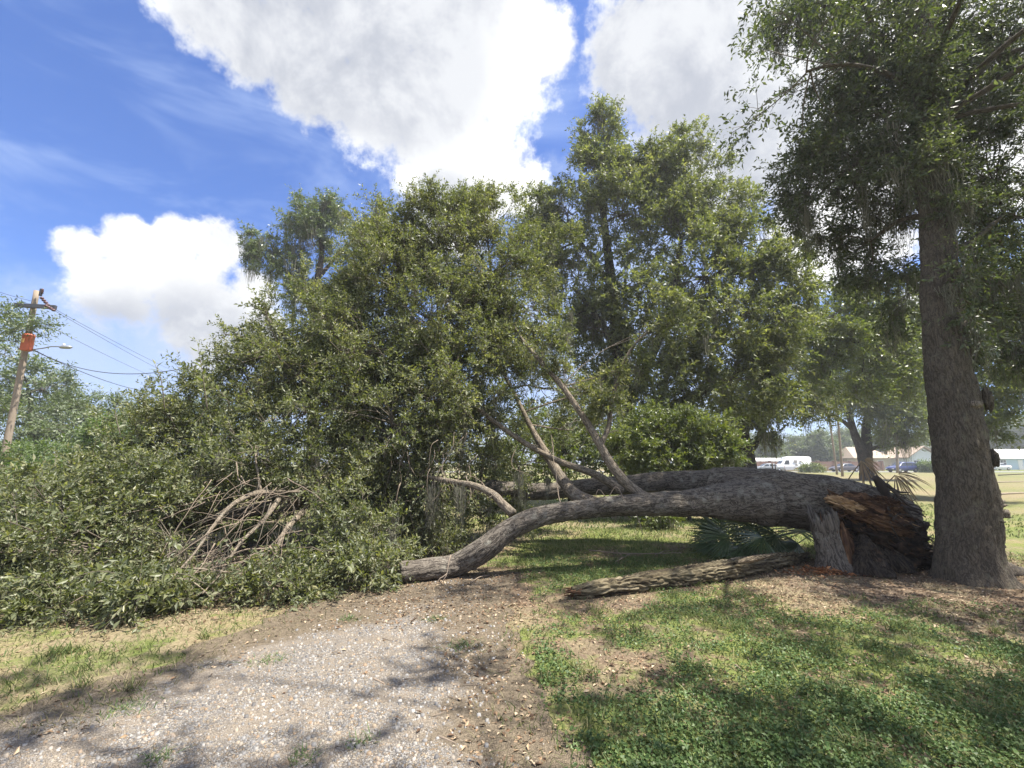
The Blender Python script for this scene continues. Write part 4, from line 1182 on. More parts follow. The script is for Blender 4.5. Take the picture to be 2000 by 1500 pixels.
back_tree('shade_oak', 'yellow green oak crown seen just left of the standing trunk, high over the lawn', 'tree',
          PX([(1875, 990, 21, .40), (1870, 900, 21, .36), (1862, 800, 21, .32), (1845, 720, 21, .26), (1815, 650, 21, .18), (1780, 590, 21, .1)]),
          [PX([(1850, 740, 21, .2), (1790, 700, 20.5, .15), (1720, 680, 20, .1), (1640, 660, 20, .06)]), PX([(1865, 830, 21, .2), (1920, 830, 20, .16), (1990, 800, 19, .1)])],
          [B(1620, 620, 20, 1.3), B(1690, 600, 20.5, 1.4), B(1760, 590, 21, 1.4), B(1640, 680, 20, 1.3), B(1720, 680, 20, 1.4), B(1590, 670, 20, .9, .8), B(1780, 660, 20.5, 1.2), B(1680, 740, 19.6, 1.0, .8), B(1760, 740, 20, 1.1, .8), B(1620, 740, 19.6, .9, .7), B(1930, 620, 20, 1.5), B(1990, 690, 19, 1.5), B(1940, 740, 19, 1.3), B(1990, 790, 18, 1.0, .8), B(1960, 820, 18.5, .7, .6), B(1860, 600, 21.5, 1.4), B(1560, 620, 20.5, .8, .6), B(1990, 560, 20, 1.5)],
          'leaf_yellow', leaf=.17, wid=.22, n2_=18, n3=5, ns=5, k=9, spray=.6, flat=.4, twig_r=0, moss=4, moss_kw=dict(length=1.3, strands=24, w=.012, spread=.2))

shade_c = np.array([10.2, -0.6, 0])
back_tree('neighbour_oak', 'oak standing to the right of the viewpoint that shades the near grass', 'tree',
          [np.append(shade_c, .40), np.append(shade_c + [0, .1, 3], .32), np.append(shade_c + [-.2, .2, 6], .25), np.append(shade_c + [-.3, .4, 9], .12)], [],
          [(np.array(c), (r, r, r * .8), 1.0) for c, r in [((10, -.5, 9.5), 1.9), ((8.2, .6, 8.2), 1.6), ((7.2, 1.8, 7.6), 1.3), ((9.4, 2.0, 8.6), 1.2), ((11.5, 1.5, 8), 1.7), ((8.6, -1.6, 7.6), 1.5), ((11.6, -1.8, 7.4), 1.6), ((9.6, -2.8, 8), 1.5), ((10, .5, 6.2), 1.3), ((5.4, 2.6, 7.8), 1.0), ((3.6, 2.6, 8.4), .9), ((4.6, 1.2, 8.0), .9), ((2.3, 2.0, 8.8), .8), ((1.2, 3.0, 9.2), .7), ((0.4, 2.2, 9.4), .6)]],
          'leaf_standing', leaf=.16, wid=.2, n2_=7, n3=5, ns=3, k=9, spray=.55, flat=.4, twig_r=0)

# leafy heap behind the trunk
bush_p = G(1340, 975)
hb = thing('vine_bush', (P(1340, 900, 13)[0], 13, 0), 'sunlit yellow green bush heaped with vines right behind the fallen trunk', 'bush')
stem = [np.append(np.array([OFF[hb][0], 13, -.05]), .06), np.append(P(1330, 930, 13), .05), np.append(P(1320, 880, 13), .03)]
limb('stem', stem, M['bark_back'], hb, 8, .1, 0, .1)
NLEAF += dress(hb, [B(1300, 870, 13, .85), B(1370, 865, 13, .8), B(1250, 890, 13, .7), B(1410, 895, 12.8, .55), B(1330, 840, 13.2, .7), B(1270, 840, 13.4, .6), B(1200, 880, 13, .55, .8), B(1350, 910, 12.6, .5), B(1290, 1010, 11.2, .42, .7), B(1270, 985, 11.3, .35, .6)], path_pts(stem), 'leaf_yellow', 'twig', 'bark_back', 1.0,
               leaf=.11, wid=.2, n2_=13, n3=5, ns=5, k=10, spray=.4, flat=.4, moss=4, moss_kw=dict(length=.6, strands=24, w=.008, spread=.12))

# left background
LG = 'trees beyond the utility pole'
def far_left(name, label, px, Y, blobs, hgtpx, leafm='leaf_far', leaf=.22, **kw):
    b0 = P(px, 900, Y); b0[2] = 0
    return back_tree(name, label, 'tree', [np.append(b0, .28), np.append(P(px + 5, 860, Y), .22), np.append(P(px - 5, hgtpx, Y), .10)], [], blobs, leafm, LG, leaf=leaf, wid=.2, n2_=12, n3=5, ns=5, k=8, spray=.75, flat=.4, twig_r=0, **kw)


far_left('broadleaf_tree', 'dense green tree right behind the utility pole', 60, 27, [B(20, 740, 27, 1.7), B(80, 760, 27, 1.7), B(30, 830, 26, 1.8), B(110, 830, 26, 1.6), B(-40, 790, 27, 2), B(60, 880, 25, 1.4), B(10, 680, 27.5, 1.1, .7), B(100, 745, 27.5, .9, .7)], 760)
far_left('broadleaf_tree', 'dense green tree under the sagging service wire, second from the utility pole', 180, 30, [B(150, 805, 30, 1.5), B(200, 820, 30, 1.5), B(170, 860, 29, 1.6), B(230, 845, 29.5, 1.5), B(200, 890, 28, 1.3), B(130, 790, 30, 1.1, .8), B(225, 800, 30, .9, .7)], 820)
far_left('broadleaf_tree', 'hazy green tree low on the horizon where the service wire meets the treetops', 290, 36, [B(270, 815, 36, 1.5), B(320, 815, 36, 1.6), B(300, 850, 35, 1.8), B(380, 815, 36, 1.7), B(360, 850, 35, 1.8), B(440, 805, 37, 1.8), B(500, 785, 38, 1.8)], 820)
far_left('overhanging_tree', 'leafy tree whose branch hides the middle of the utility pole', -170, 16.5,
         [B(18, 630, 16.5, .36, .6), B(62, 634, 16.3, .22, .5), B(-30, 625, 16.5, .5, .7), B(-120, 660, 16.5, 1.0), B(-220, 700, 16.5, 1.5), B(-120, 760, 16.5, 1.0), B(-220, 560, 16.5, 1.2), B(14, 602, 16.5, .16, .4), B(80, 640, 16.3, .16, .4)], 640, leaf=.13)
UG = 'undergrowth shrubs at the left edge'
def shrub(name, label, px, py, Y, blobs, leafm, leaf, group=UG, cat='shrub'):
    b0 = P(px, py, Y); b0[2] = 0
    r_ = thing(name, b0, label, cat, group)
    st = [np.append(b0 + [0, 0, -.05], .04), np.append((b0 + np.asarray(blobs[0][0])) / 2, .03), np.append(np.asarray(blobs[0][0]), .02)]
    limb('stem', st, M['bark_back'], r_, 8, .1, 0, .1)
    global NLEAF
    NLEAF += dress(r_, blobs, path_pts(st), leafm, 'twig', 'bark_back', 1.0, leaf=leaf, wid=.22, n2_=12, n3=5, ns=4, k=9, spray=leaf * 4, flat=.45, twig_r=0)
    return r_


shrub('scrub_bush', 'olive scrub bush filling the gap behind the bare forked limbs', 1110, 940, 15, [B(1110, 890, 15, 1.0), B(1040, 900, 15, .9), B(1170, 860, 15, .9), B(1080, 840, 15.5, .9), B(1200, 900, 14.6, .7), B(980, 910, 15.5, .9), B(1140, 800, 16, .8, .7), B(1000, 850, 16, .9, .8)], 'leaf_yellow', .13, None)
shrub('bright_shrub', 'bright green shrub at the foot of the utility pole', 60, 930, 17, [B(60, 920, 17, .9), B(10, 915, 17.5, .8), B(110, 915, 17, .8), B(30, 955, 15.5, .6)], 'leaf_bright', .13)
shrub('bright_shrub', 'bright blue green shrub just right of the grey post', 210, 900, 19, [B(190, 880, 19, 1.0), B(240, 870, 19, 1.0), B(160, 905, 18.5, .9), B(220, 920, 18, .9)], 'leaf_bright', .15)
# ---------------------------------------------------------------- utility pole and wires
M['pole_wood'] = simple('pole_wood', (0.25, 0.20, 0.15), 0.9, var=.3, scale=4, bump=.4)
M['dark_metal'] = simple('dark_metal', (0.05, 0.05, 0.055), 0.5, var=.2)
M['grey_metal'] = simple('grey_metal', (0.35, 0.36, 0.37), 0.45, .6, var=.1)
M['orange_can'] = simple('orange_can', (0.46, 0.105, 0.05), 0.55, var=.25, scale=5)
M['insulator'] = simple('insulator', (0.09, 0.045, 0.045), 0.35, var=.2)
M['cable'] = simple('cable', (0.03, 0.03, 0.032), 0.6)
PY = 17.0
pb, pt = P(-8, 975, PY), P(72, 568, PY)
pb[2] = 0
pole = thing('utility_pole', pb, 'weathered wooden utility pole with orange transformer at the left edge', 'utility pole')
def on_pole(f): return pb * (1 - f) + pt * f
f_ = np.linspace(0, 1, 24)
v, q, tr, bc = tube_geo(pb * (1 - f_)[:, None] + pt * f_[:, None] - np.array([0, 0, .3]) * (1 - f_)[:, None], .12 - .03 * f_, 16, lump=.05)
build('post', v, tr, q, M['pole_wood'], pole, True, {'bark': bc})
def spin(prof, n=14):
    """prof list of (r,z) -> verts, quads"""
    pr = np.array(prof, float)
    a = np.linspace(0, 2 * np.pi, n, endpoint=False)
    v = np.stack([pr[:, :1] * np.cos(a), pr[:, :1] * np.sin(a), np.repeat(pr[:, 1:], n, 1)], -1).reshape(-1, 3)
    i = np.arange(len(pr) - 1)[:, None] * n; j = np.arange(n)[None]; j2 = (j + 1) % n
    return v, np.stack([i + j, i + j2, i + n + j2, i + n + j], -1).reshape(-1, 4)


can = P(54, 668, PY - .28)
v, q = spin([(.02, -.34), (.165, -.34), (.178, -.31), (.178, .20), (.19, .22), (.19, .26), (.16, .31), (.02, .33)])
tcan = build('transformer', v + can, None, q, M['orange_can'], pole)
for sx in (-.1, .1):
    v, q = spin([(.005, 0), (.035, 0), (.02, .04), (.04, .06), (.02, .10), (.035, .12), (.015, .17), (.004, .17)], 8)
    build('bushing', v + can + [sx * .8, 0, .31], None, q, M['insulator'], tcan)
MB().box(can + [0, -.181, .02], (.12, .006, .16)).build('label_plate', simple('decal', (.62, .35, .12), .6), tcan)
ca = P(70, 598, PY - .17)
MB().box(ca, (1.35, .11, .15), R(12)).build('crossarm', M['dark_metal'], pole)
MB().box(P(80, 571, PY - .1), (.10, .05, .30)).build('bracket', M['dark_metal'], pole)
def insul_string(p0, p1, n=4):
    for i in range(n):
        c_ = p0 + (p1 - p0) * (i + .5) / n
        v, q = spin([(.005, -.05), (.05, -.045), (.075, 0), (.05, .03), (.02, .05), (.005, .05)], 10)
        build('insulator', v + c_, None, q, M['insulator'], pole)
i1a, i1b = P(80, 580, PY - .1), P(95, 597, PY - .05)
i2a, i2b = P(88, 596, PY - .2), P(107, 607, PY - .15)
insul_string(i1a, i1b); insul_string(i2a, i2b)
v, q = spin([(.005, 0), (.05, 0), (.03, .05), (.055, .07), (.03, .12), (.05, .14), (.02, .2), (.005, .2)], 10)
build('insulator', v + P(82, 573, PY - .1), None, q, M['insulator'], pole)
arm = [P(62, 683, PY - .15), P(85, 680, PY - .3), P(100, 677, PY - .6), P(118, 677, PY - .9)]
c_ = catmull(np.column_stack([arm, np.full(4, .022)]), .08)
v, q, tr, bc = tube_geo(c_[:, :3], c_[:, 3], 8)
lamp_arm = build('lamp_arm', v, tr, q, M['grey_metal'], pole, True, {'bark': bc})
v, q = spin([(.004, -.05), (.08, -.05), (.11, 0), (.07, .05), (.004, .06)], 12)
v = v * np.array([2.4, 1, 1])
lh = build('lamp_head', v + P(128, 678, PY - 1), None, q, M['grey_metal'], lamp_arm)
v, q = spin([(.004, .05), (.035, .05), (.035, .13), (.004, .135)], 8)
build('photocell', v + P(124, 678, PY - 1), None, q, simple('photocell', (.6, .6, .6), .5), lamp_arm)


def wire(a, b, sag, label, r=.008):
    f = np.linspace(0, 1, 40)
    p = a * (1 - f)[:, None] + b * f[:, None]
    p[:, 2] -= sag * 4 * f * (1 - f)
    v, q, tr, bc = tube_geo(p, r, 5)
    o = build('power_line', v, tr, q, M['cable'], None, True)
    return tag(o, label, 'cable', 'overhead wires at the utility pole')


wire(i1b, P(470, 770, 60), .6, 'thin overhead wire leaving the pole top, uppermost on its right')
wire(i2b, P(480, 790, 62), .6, 'thin overhead wire leaving the crossarm towards the right')
wire(P(72, 625, PY), P(420, 775, 58), .5, 'thin overhead wire leaving the pole behind the leafy branch')
wire(P(65, 682, PY - .1), P(560, 650, 12.5), 1.1, 'sagging black service wire running from the pole into the fallen crown', .012)
wire(P(65, 684, PY - .1), P(290, 765, 34), .25, 'black cable dropping from the pole towards the low treetops', .016)
wire(P(-160, 505, 12), P(62, 588, PY), .12, 'overhead wire arriving at the pole from the left edge, upper one')
wire(P(-160, 625, 12), P(45, 668, PY - .2), .12, 'overhead wire arriving at the orange transformer from the left edge', .012)

pp = P(133, 925, 14)
pst = thing('fence_post', (pp[0], pp[1], 0), 'short grey post half buried in leaves on the left', 'post')
f_ = np.linspace(0, 1, 8)
v, q, tr, bc = tube_geo(np.array([pp[0], pp[1], 0]) + np.array([.05, 0, P(137, 892, 14)[2]]) * f_[:, None], .075, 10, lump=.08)
build('post', v, tr, q, M['pole_wood'], pst, True, {'bark': bc})

# ---------------------------------------------------------------- brick wall, houses, far poles
m, t, out = material('brick_wall')
gp = t.node('ShaderNodeNewGeometry').outputs['Position']
mp_ = t.node('ShaderNodeMapping'); mp_.inputs['Rotation'].default_value = (R(90), 0, 0); t.l.new(gp, mp_.inputs[0])
br = t.node('ShaderNodeTexBrick', ins={'Color1': (.30, .16, .125, 1), 'Color2': (.24, .13, .105, 1), 'Mortar': (.30, .25, .22, 1), 'Scale': 4.0, 'Mortar Size': .02})
t.l.new(mp_.outputs[0], br.inputs[0])
b = t.node('ShaderNodeBsdfPrincipled', ins={'Roughness': .9, 'Specular IOR Level': .2}); t.l.new(br.outputs[0], b.inputs['Base Color']); t.l.new(b.outputs[0], out.inputs[0])
M['brick'] = m
WY = 88.0
wall = thing('brick_wall', (P(1590, 900, WY)[0], WY, 0), 'long low reddish brick wall across the street behind the white van', 'wall')
wx0, wx1 = P(1440, 900, WY)[0], P(1722, 900, WY)[0]
nw = 9
wh = 1.75
for i in range(nw):
    a, b_ = wx0 + (wx1 - wx0) * i / nw, wx0 + (wx1 - wx0) * (i + 1) / nw
    MB().box(((a + b_) / 2, WY, wh / 2), (b_ - a - .42, .2, wh)).build('wall_panel', M['brick'], wall)
for i in range(nw + 1):
    a = wx0 + (wx1 - wx0) * i / nw
    p_ = MB().box((a, WY, wh / 2 + .06), (.4, .36, wh + .12)).build('pier', M['brick'], wall)
    MB().box((a, WY, wh + .16), (.5, .46, .08)).build('cap', simple('cap_stone', (.42, .36, .32), .9), p_)

M['wall_pale'] = simple('wall_pale', (.62, .66, .68), .8, var=.05, scale=1)
M['wall_blue'] = simple('wall_blue', (.42, .56, .66), .8, var=.05, scale=1)
M['wall_tan'] = simple('wall_tan', (.48, .40, .30), .85, var=.08, scale=1)
M['roof_white'] = simple('roof_white', (.60, .59, .57), .8, var=.1, scale=2)
M['roof_tan'] = simple('roof_tan', (.36, .28, .21), .9, var=.15, scale=2)
M['white_paint'] = simple('white_paint', (.78, .78, .76), .5, var=.04)
M['window_glass'] = simple('window_glass', (.03, .04, .05), .08, var=.1, spec=.8)


def house(label, x0, x1, Y, depth, wall_h, ridge_h, wallm, roofm, gable_front=False, wins=(), door=None, garage=None, group=None):
    cx = (x0 + x1) / 2
    h = thing('house', (cx, Y + depth / 2, 0), label, 'house', group)
    MB().box((cx, Y + depth / 2, wall_h / 2), (x1 - x0, depth, wall_h)).build('wall', M[wallm], h)
    o = .5
    mb = MB()
    if gable_front:
        A = [(x0 - o, Y - o, wall_h - .1), (x1 + o, Y - o, wall_h - .1), (cx, Y - o, ridge_h), (x0 - o, Y + depth + o, wall_h - .1), (x1 + o, Y + depth + o, wall_h - .1), (cx, Y + depth + o, ridge_h)]
        th = np.array([0, 0, .18])
        for (i, j, k, l) in ((0, 2, 5, 3), (2, 1, 4, 5)):
            pl = np.array([A[i], A[j], A[k], A[l]])
            mb.add(np.vstack([pl, pl + th]), quads=[[0, 1, 2, 3], [7, 6, 5, 4], [0, 4, 5, 1], [1, 5, 6, 2], [2, 6, 7, 3], [3, 7, 4, 0]])
        rf = mb.build('roof', M[roofm], h)
        MB().add([(x0, Y - .01, wall_h), (x1, Y - .01, wall_h), (cx, Y - .01, ridge_h - .25), (x0, Y + .2, wall_h), (x1, Y + .2, wall_h), (cx, Y + .2, ridge_h - .25)], tris=[[0, 1, 2], [5, 4, 3]], quads=[[0, 3, 4, 1], [1, 4, 5, 2], [2, 5, 3, 0]]).build('gable', M[wallm], h)
    else:
        zl = wall_h - .1
        A = np.array([(x0 - o, Y - o, zl), (x1 + o, Y - o, zl), (x1 + o, Y + depth + o, zl), (x0 - o, Y + depth + o, zl), (x0 + 1.6, Y + depth / 2, ridge_h), (x1 - 1.6, Y + depth / 2, ridge_h)])
        low = A[:4] - np.array([0, 0, .16])
        mb.add(np.vstack([A, low]), tris=[[1, 2, 5], [3, 0, 4]], quads=[[0, 1, 5, 4], [2, 3, 4, 5], [6, 7, 1, 0], [7, 8, 2, 1], [8, 9, 3, 2], [9, 6, 0, 3], [9, 8, 7, 6]])
        mb.build('roof', M[roofm], h)
    for (wx, wz, ww, wh_) in wins:
        w = MB().box((wx, Y - .04, wz), (ww, .08, wh_)).build('window', M['white_paint'], h)
        for sx in (-1, 1):
            for sz in (-1, 1):
                MB().box((wx + sx * ww * .225, Y - .09, wz + sz * wh_ * .225), (ww * .39, .02, wh_ * .39)).build('pane', M['window_glass'], w)
    if door:
        d = MB().box((door, Y - .04, 1.05), (1.0, .08, 2.1)).build('door', M['white_paint'], h)
        MB().box((door + .35, Y - .1, 1.0), (.06, .06, .12)).build('handle', M['dark_metal'], d)
    if garage:
        g = MB().box((garage, Y - .04, 1.1), (2.8, .08, 2.2)).build('garage_door', M['white_paint'], h)
        for i in range(4):
            MB().box((garage, Y - .09, .3 + i * .53), (2.7, .03, .48)).build('door_panel', M['white_paint'], g)
    return h


HY = 100.0
bx = P(1930, 900, HY)[0]
house('pale blue bungalow with white roof right of the standing trunk', bx - 1.0, bx + 16, HY, 9, 2.6, 4.6, 'wall_blue', 'roof_white', False, [(bx + 3.2, 1.6, 1.4, 1.2), (bx + 11, 1.6, 1.6, 1.2)], bx + 7)
gx0 = P(1775, 900, HY)[0]
house('pale gabled house with white garage door behind the blue car', gx0, gx0 + 7, HY, 9, 2.6, 5.0, 'wall_pale', 'roof_tan', True, [(gx0 + 1.6, 1.5, 1.2, 1.2)], None, gx0 + 4.6)
tx0 = P(1690, 900, HY)[0]
house('tan house with brown roof behind the V shaped oak trunk', tx0, tx0 + 8.2, HY + 3, 9, 2.7, 5.2, 'wall_tan', 'roof_tan', False, [(tx0 + 5.8, 1.5, 1.4, 1.1)])
lx0 = P(1465, 900, HY)[0]
house('low building with flat pale roof peeking over the brick wall', lx0, lx0 + 11, HY, 8, 2.0, 2.6, 'wall_tan', 'roof_white', False, [(lx0 + 3, 1.2, 1.2, 1.0)])
for (px, px2, py0, Y, r, lb) in [(1634, 1612, 920, 60, .14, 'thin leaning wooden pole on the lawn, left one of the close pair'), (1645, 1632, 926, 52, .14, 'thin dark wooden pole on the lawn, right one of the close pair'), (1752, 1750, 918, 70, .2, 'pale street pole standing behind the blue car')]:
    b0 = P(px, py0, Y); b0[2] = 0
    o = thing('street_pole', b0, lb, 'pole', 'poles along the far street')
    f_ = np.linspace(0, 1, 10)
    tp = P(px2, 760, Y)
    v, q, tr, bc = tube_geo(b0 * (1 - f_)[:, None] + tp * f_[:, None], r * (1 - .3 * f_), 10, lump=.05)
    build('post', v, tr, q, M['pole_wood'], o, True, {'bark': bc})

# ---------------------------------------------------------------- vehicles
M['tyre'] = simple('tyre', (.02, .02, .02), .8)
M['rim'] = simple('rim', (.5, .5, .52), .3, .8)
M['lamp_red'] = simple('lamp_red', (.35, .02, .02), .25)
M['lamp_white'] = simple('lamp_white', (.7, .7, .68), .15)
M['trim'] = simple('trim', (.03, .03, .035), .5)


def paint(name, col):
    m, t, out = material(name)
    b = t.node('ShaderNodeBsdfPrincipled', ins={'Base Color': (*col, 1), 'Roughness': .35, 'Coat Weight': .6, 'Coat Roughness': .06})
    n = t.noise(t.node('ShaderNodeTexCoord').outputs['Object'], 3, 3)
    t.set(b.inputs['Base Color'], t.mix(n, tuple(x * .88 for x in col), tuple(min(1, x * 1.1) for x in col)))
    t.l.new(b.outputs[0], out.inputs[0])
    return m


def vehicle(name, label, cat, at_, rz, prof, paintm, wheel_x, wr=.32, hw=.88, group=None, side_windows=(), stripe=None):
    """prof: stations along x (front at +x): (x, z_bottom, z_belt, z_roof, halfwidth at roof)"""
    root = bpy.data.objects.new(name, None); COL.objects.link(root)
    root.location = at_; root.rotation_euler = (0, 0, rz); OFF[root] = np.zeros(3)
    tag(root, label, cat, group)
    rows = []
    for (x, zb, zl, zr, rw) in prof:
        h = hw * (1 - .12 * max(0, abs(x) / prof[-1][0] - .8) / .2) if prof[-1][0] > 0 else hw
        rows.append([(x, -h * .93, zb), (x, -h, zb + .18), (x, -h, zl - .08), (x, -h * .96, zl), (x, -rw, max(zr - .06, zl + .004)), (x, -rw * .8, max(zr, zl + .01)), (x, 0, max(zr, zl + .01) + .015),
                     (x, rw * .8, max(zr, zl + .01)), (x, rw, max(zr - .06, zl + .004)), (x, h * .96, zl), (x, h, zl - .08), (x, h, zb + .18), (x, h * .93, zb)])
    n = len(rows[0]); V = np.array(rows).reshape(-1, 3)
    i = np.arange(len(rows) - 1)[:, None] * n; j = np.arange(n)[None]; j2 = (j + 1) % n
    Q = np.stack([i + j, i + n + j, i + n + j2, i + j2], -1).reshape(-1, 4)
    k = len(V)
    V = np.vstack([V, V[:n].mean(0), V[-n:].mean(0)])
    jj = np.arange(n); jn = (jj + 1) % n
    T = np.vstack([np.stack([jj, jn, np.full(n, k)], -1), np.stack([(len(rows) - 1) * n + jn, (len(rows) - 1) * n + jj, np.full(n, k + 1)], -1)])
    body = build('body', V, T, Q, paintm, root, True)
    sub = body.modifiers.new('bevel', 'BEVEL'); sub.width = .03; sub.segments = 2; sub.limit_method = 'ANGLE'
    for x in wheel_x:
        for s in (-1, 1):
            v, q = spin([(.02, -.11), (wr * .6, -.11), (wr * .95, -.10), (wr, -.07), (wr, .07), (wr * .95, .10), (wr * .6, .11), (.02, .11)], 20)
            v = np.stack([v[:, 0], v[:, 2], v[:, 1]], -1)
            w = build('wheel', v + [x, s * (hw - .08), wr], None, q, M['tyre'], root)
            v, q = spin([(.01, .02), (wr * .2, .03), (wr * .55, .0), (wr * .62, -.02)], 14)
            v = np.stack([v[:, 0], s * v[:, 2], v[:, 1]], -1)
            build('rim', v + [x, s * (hw + .035), wr], None, q, M['rim'], w)
    for s in (-1, 1):
        for poly in side_windows:
            pl = np.array([(x, s * (hw * .96 + (rw_ - hw * .96) * f + .012), z) for (x, z, f, rw_) in poly])
            pl2 = pl - np.array([0, s * .03, 0])
            m_ = len(pl)
            qs = [[a, (a + 1) % m_, m_ + (a + 1) % m_, m_ + a] for a in range(m_)]
            MB().add(np.vstack([pl, pl2]), tris=[[0, a, a + 1] for a in range(1, m_ - 1)], quads=qs).build('side_window', M['window_glass'], root)
        xf, xr = prof[-1][0], prof[0][0]
        zf = (prof[-1][1] + prof[-1][2]) / 2
        MB().box((xf - .02, s * hw * .66, prof[-1][2] - .10), (.14, .36, .15)).build('headlight', M['lamp_white'], root)
        MB().box((xr + .02, s * hw * .76, prof[0][2] - .05), (.12, .2, .26)).build('taillight', M['lamp_red'], root)
        MB().box((prof[len(prof) * 2 // 3][0] + .2, s * (hw + .09), prof[len(prof) // 2][2] + .04), (.12, .18, .12)).build('mirror', paintm, root)
    MB().box((xf - .02, 0, zf - .12), (.16, hw * 1.5, .2)).build('bumper', M['trim'], root)
    return root


def sloped(name, root, a, b_, w0, w1, mat):
    """a glass sheet between point a (x,z) and b (x,z) with half-widths w0,w1, set slightly proud"""
    a = np.array([a[0], 0, a[1]]); b_ = np.array([b_[0], 0, b_[1]])
    d = unit(b_ - a); n = np.array([-d[2], 0, d[0]])
    if n[2] < 0: n = -n
    pl = np.array([a + [0, -w0, 0], a + [0, w0, 0], b_ + [0, w1, 0], b_ + [0, -w1, 0]]) + n * .02
    MB().add(np.vstack([pl, pl - n * .03]), quads=[[0, 1, 2, 3], [7, 6, 5, 4], [0, 4, 5, 1], [1, 5, 6, 2], [2, 6, 7, 3], [3, 7, 4, 0]]).build(name, mat, root)


# x runs rear (-) to front (+)
van_prof = [(-2.75, .45, 1.1, 2.35, .80), (-2.6, .32, 1.15, 2.52, .80), (-1.0, .3, 1.15, 2.58, .80), (.6, .3, 1.15, 2.56, .80), (1.15, .3, 1.15, 2.48, .78), (1.55, .3, 1.18, 2.05, .76), (1.95, .3, 1.2, 1.45, .80), (2.1, .3, 1.18, 1.25, .84), (2.65, .32, 1.0, 1.02, .80), (2.78, .42, .85, .86, .78)]
CG = 'vehicles parked along the far street'
van_p = P(1548, 921, 77); van_p[2] = .01
van = vehicle('white_van', 'white high roofed delivery van parked across the lawn', 'van', van_p, R(172), van_prof, paint('van_white', (.80, .80, .78)), (-1.85, 1.85), .36, .98, CG,
              [[(.75, 1.25, .08, .78), (1.62, 1.25, .08, .78), (1.28, 1.9, .55, .78), (.75, 1.95, .6, .78)]])
sloped('windscreen', van, (1.98, 1.45), (1.28, 2.33), .72, .66, M['window_glass'])
for s in (-1, 1):
    MB().box((-1.2, s * .995, .62), (2.5, .02, .16)).build('stripe', simple('van_stripe', (.55, .22, .12), .5), van)
    for (x, z, w, h) in [(-.2, 1.7, .5, .5), (-.3, 1.2, .35, .25), (-1.0, 1.75, .3, .25)]:
        MB().box((x, s * (.985 if z < 1.3 else .93 - .06 * (z - 1.5)), z), (w, .05, h)).build('sign_panel', simple('van_sign', (.55, .50, .45), .5), van)

suv_prof = [(-2.2, .5, .95, .97, .70), (-2.12, .35, 1.0, 1.15, .70), (-1.75, .3, 1.02, 1.55, .66), (-1.2, .27, 1.02, 1.63, .64), (0, .27, 1.0, 1.66, .64), (.55, .27, .98, 1.58, .63), (1.05, .27, .97, 1.2, .68), (1.35, .27, .95, .97, .76), (2.0, .28, .85, .86, .74), (2.2, .4, .68, .69, .70)]
suv_win = [[(.1, 1.05, .06, .64), (1.0, 1.05, .06, .66), (.55, 1.48, .8, .64), (.1, 1.54, .8, .64)], [(-.05, 1.05, .06, .64), (-.05, 1.54, .8, .64), (-1.0, 1.52, .8, .64), (-1.05, 1.06, .06, .64)], [(-1.15, 1.07, .06, .65), (-1.12, 1.5, .8, .65), (-1.65, 1.42, .7, .66), (-1.85, 1.12, .1, .68)]]
cp = P(1763, 918, 73.5); cp[2] = .01
suv = vehicle('blue_car', 'dark blue crossover parked beyond the lawn left of the standing trunk', 'car', cp, R(184), suv_prof, paint('blue_paint', (.025, .04, .16)), (-1.35, 1.35), .33, .9, CG, suv_win)
sloped('windscreen', suv, (1.28, 1.0), (.62, 1.56), .66, .58, M['window_glass'])
sloped('rear_window', suv, (-2.08, 1.18), (-1.78, 1.54), .60, .56, M['window_glass'])

sed_prof = [(-2.25, .45, .85, .87, .72), (-2.1, .3, .95, .97, .74), (-1.45, .25, .95, 1.0, .72), (-.9, .24, .95, 1.36, .62), (-.2, .24, .94, 1.43, .60), (.4, .24, .93, 1.36, .60), (1.1, .24, .92, .95, .74), (2.0, .26, .78, .80, .74), (2.25, .38, .6, .61, .70)]
sed_win = [[(.05, .99, .06, .62), (.95, .98, .06, .66), (.4, 1.28, .8, .61), (.05, 1.35, .8, .61)], [(-.08, .99, .06, .62), (-.08, 1.35, .8, .61), (-.85, 1.3, .8, .63), (-1.25, 1.0, .06, .66)]]
for (px, Y, rz, col, lb) in [(1500, 74.5, 170, (.30, .32, .35), 'grey sedan partly hidden by the fallen trunk, left of the white van'), (1650, 78.5, 182, (.10, .09, .10), 'dark sedan behind the dry palm fronds beside the V shaped oak'), (1948, 92, 180, (.72, .73, .74), 'white car parked at the pale blue bungalow, half behind the standing trunk')]:
    cp = P(px, 918, Y); cp[2] = .01
    c_ = vehicle('sedan', lb, 'car', cp, R(rz), sed_prof, paint('sedan_paint', col), (-1.4, 1.4), .32, .88, CG, sed_win)
    sloped('windscreen', c_, (1.05, .98), (.45, 1.34), .64, .56, M['window_glass'])
    sloped('rear_window', c_, (-1.4, 1.01), (-.92, 1.34), .64, .56, M['window_glass'])

shrub('round_shrub', 'small rounded green bush right beside the blue car', 1815, 918, 72, [B(1815, 913, 72, .9, 1, (1.2, 1, .7)), B(1807, 915, 72, .6)], 'leaf_bright', .25, None)
shrub('flat_shrub', 'low flat yellow green bush just right of the white van', 1587, 920, 72, [B(1580, 918, 72, .7, 1, (1.6, 1, .5)), B(1594, 918, 72, .6, 1, (1.4, 1, .5))], 'leaf_yellow', .25, None)

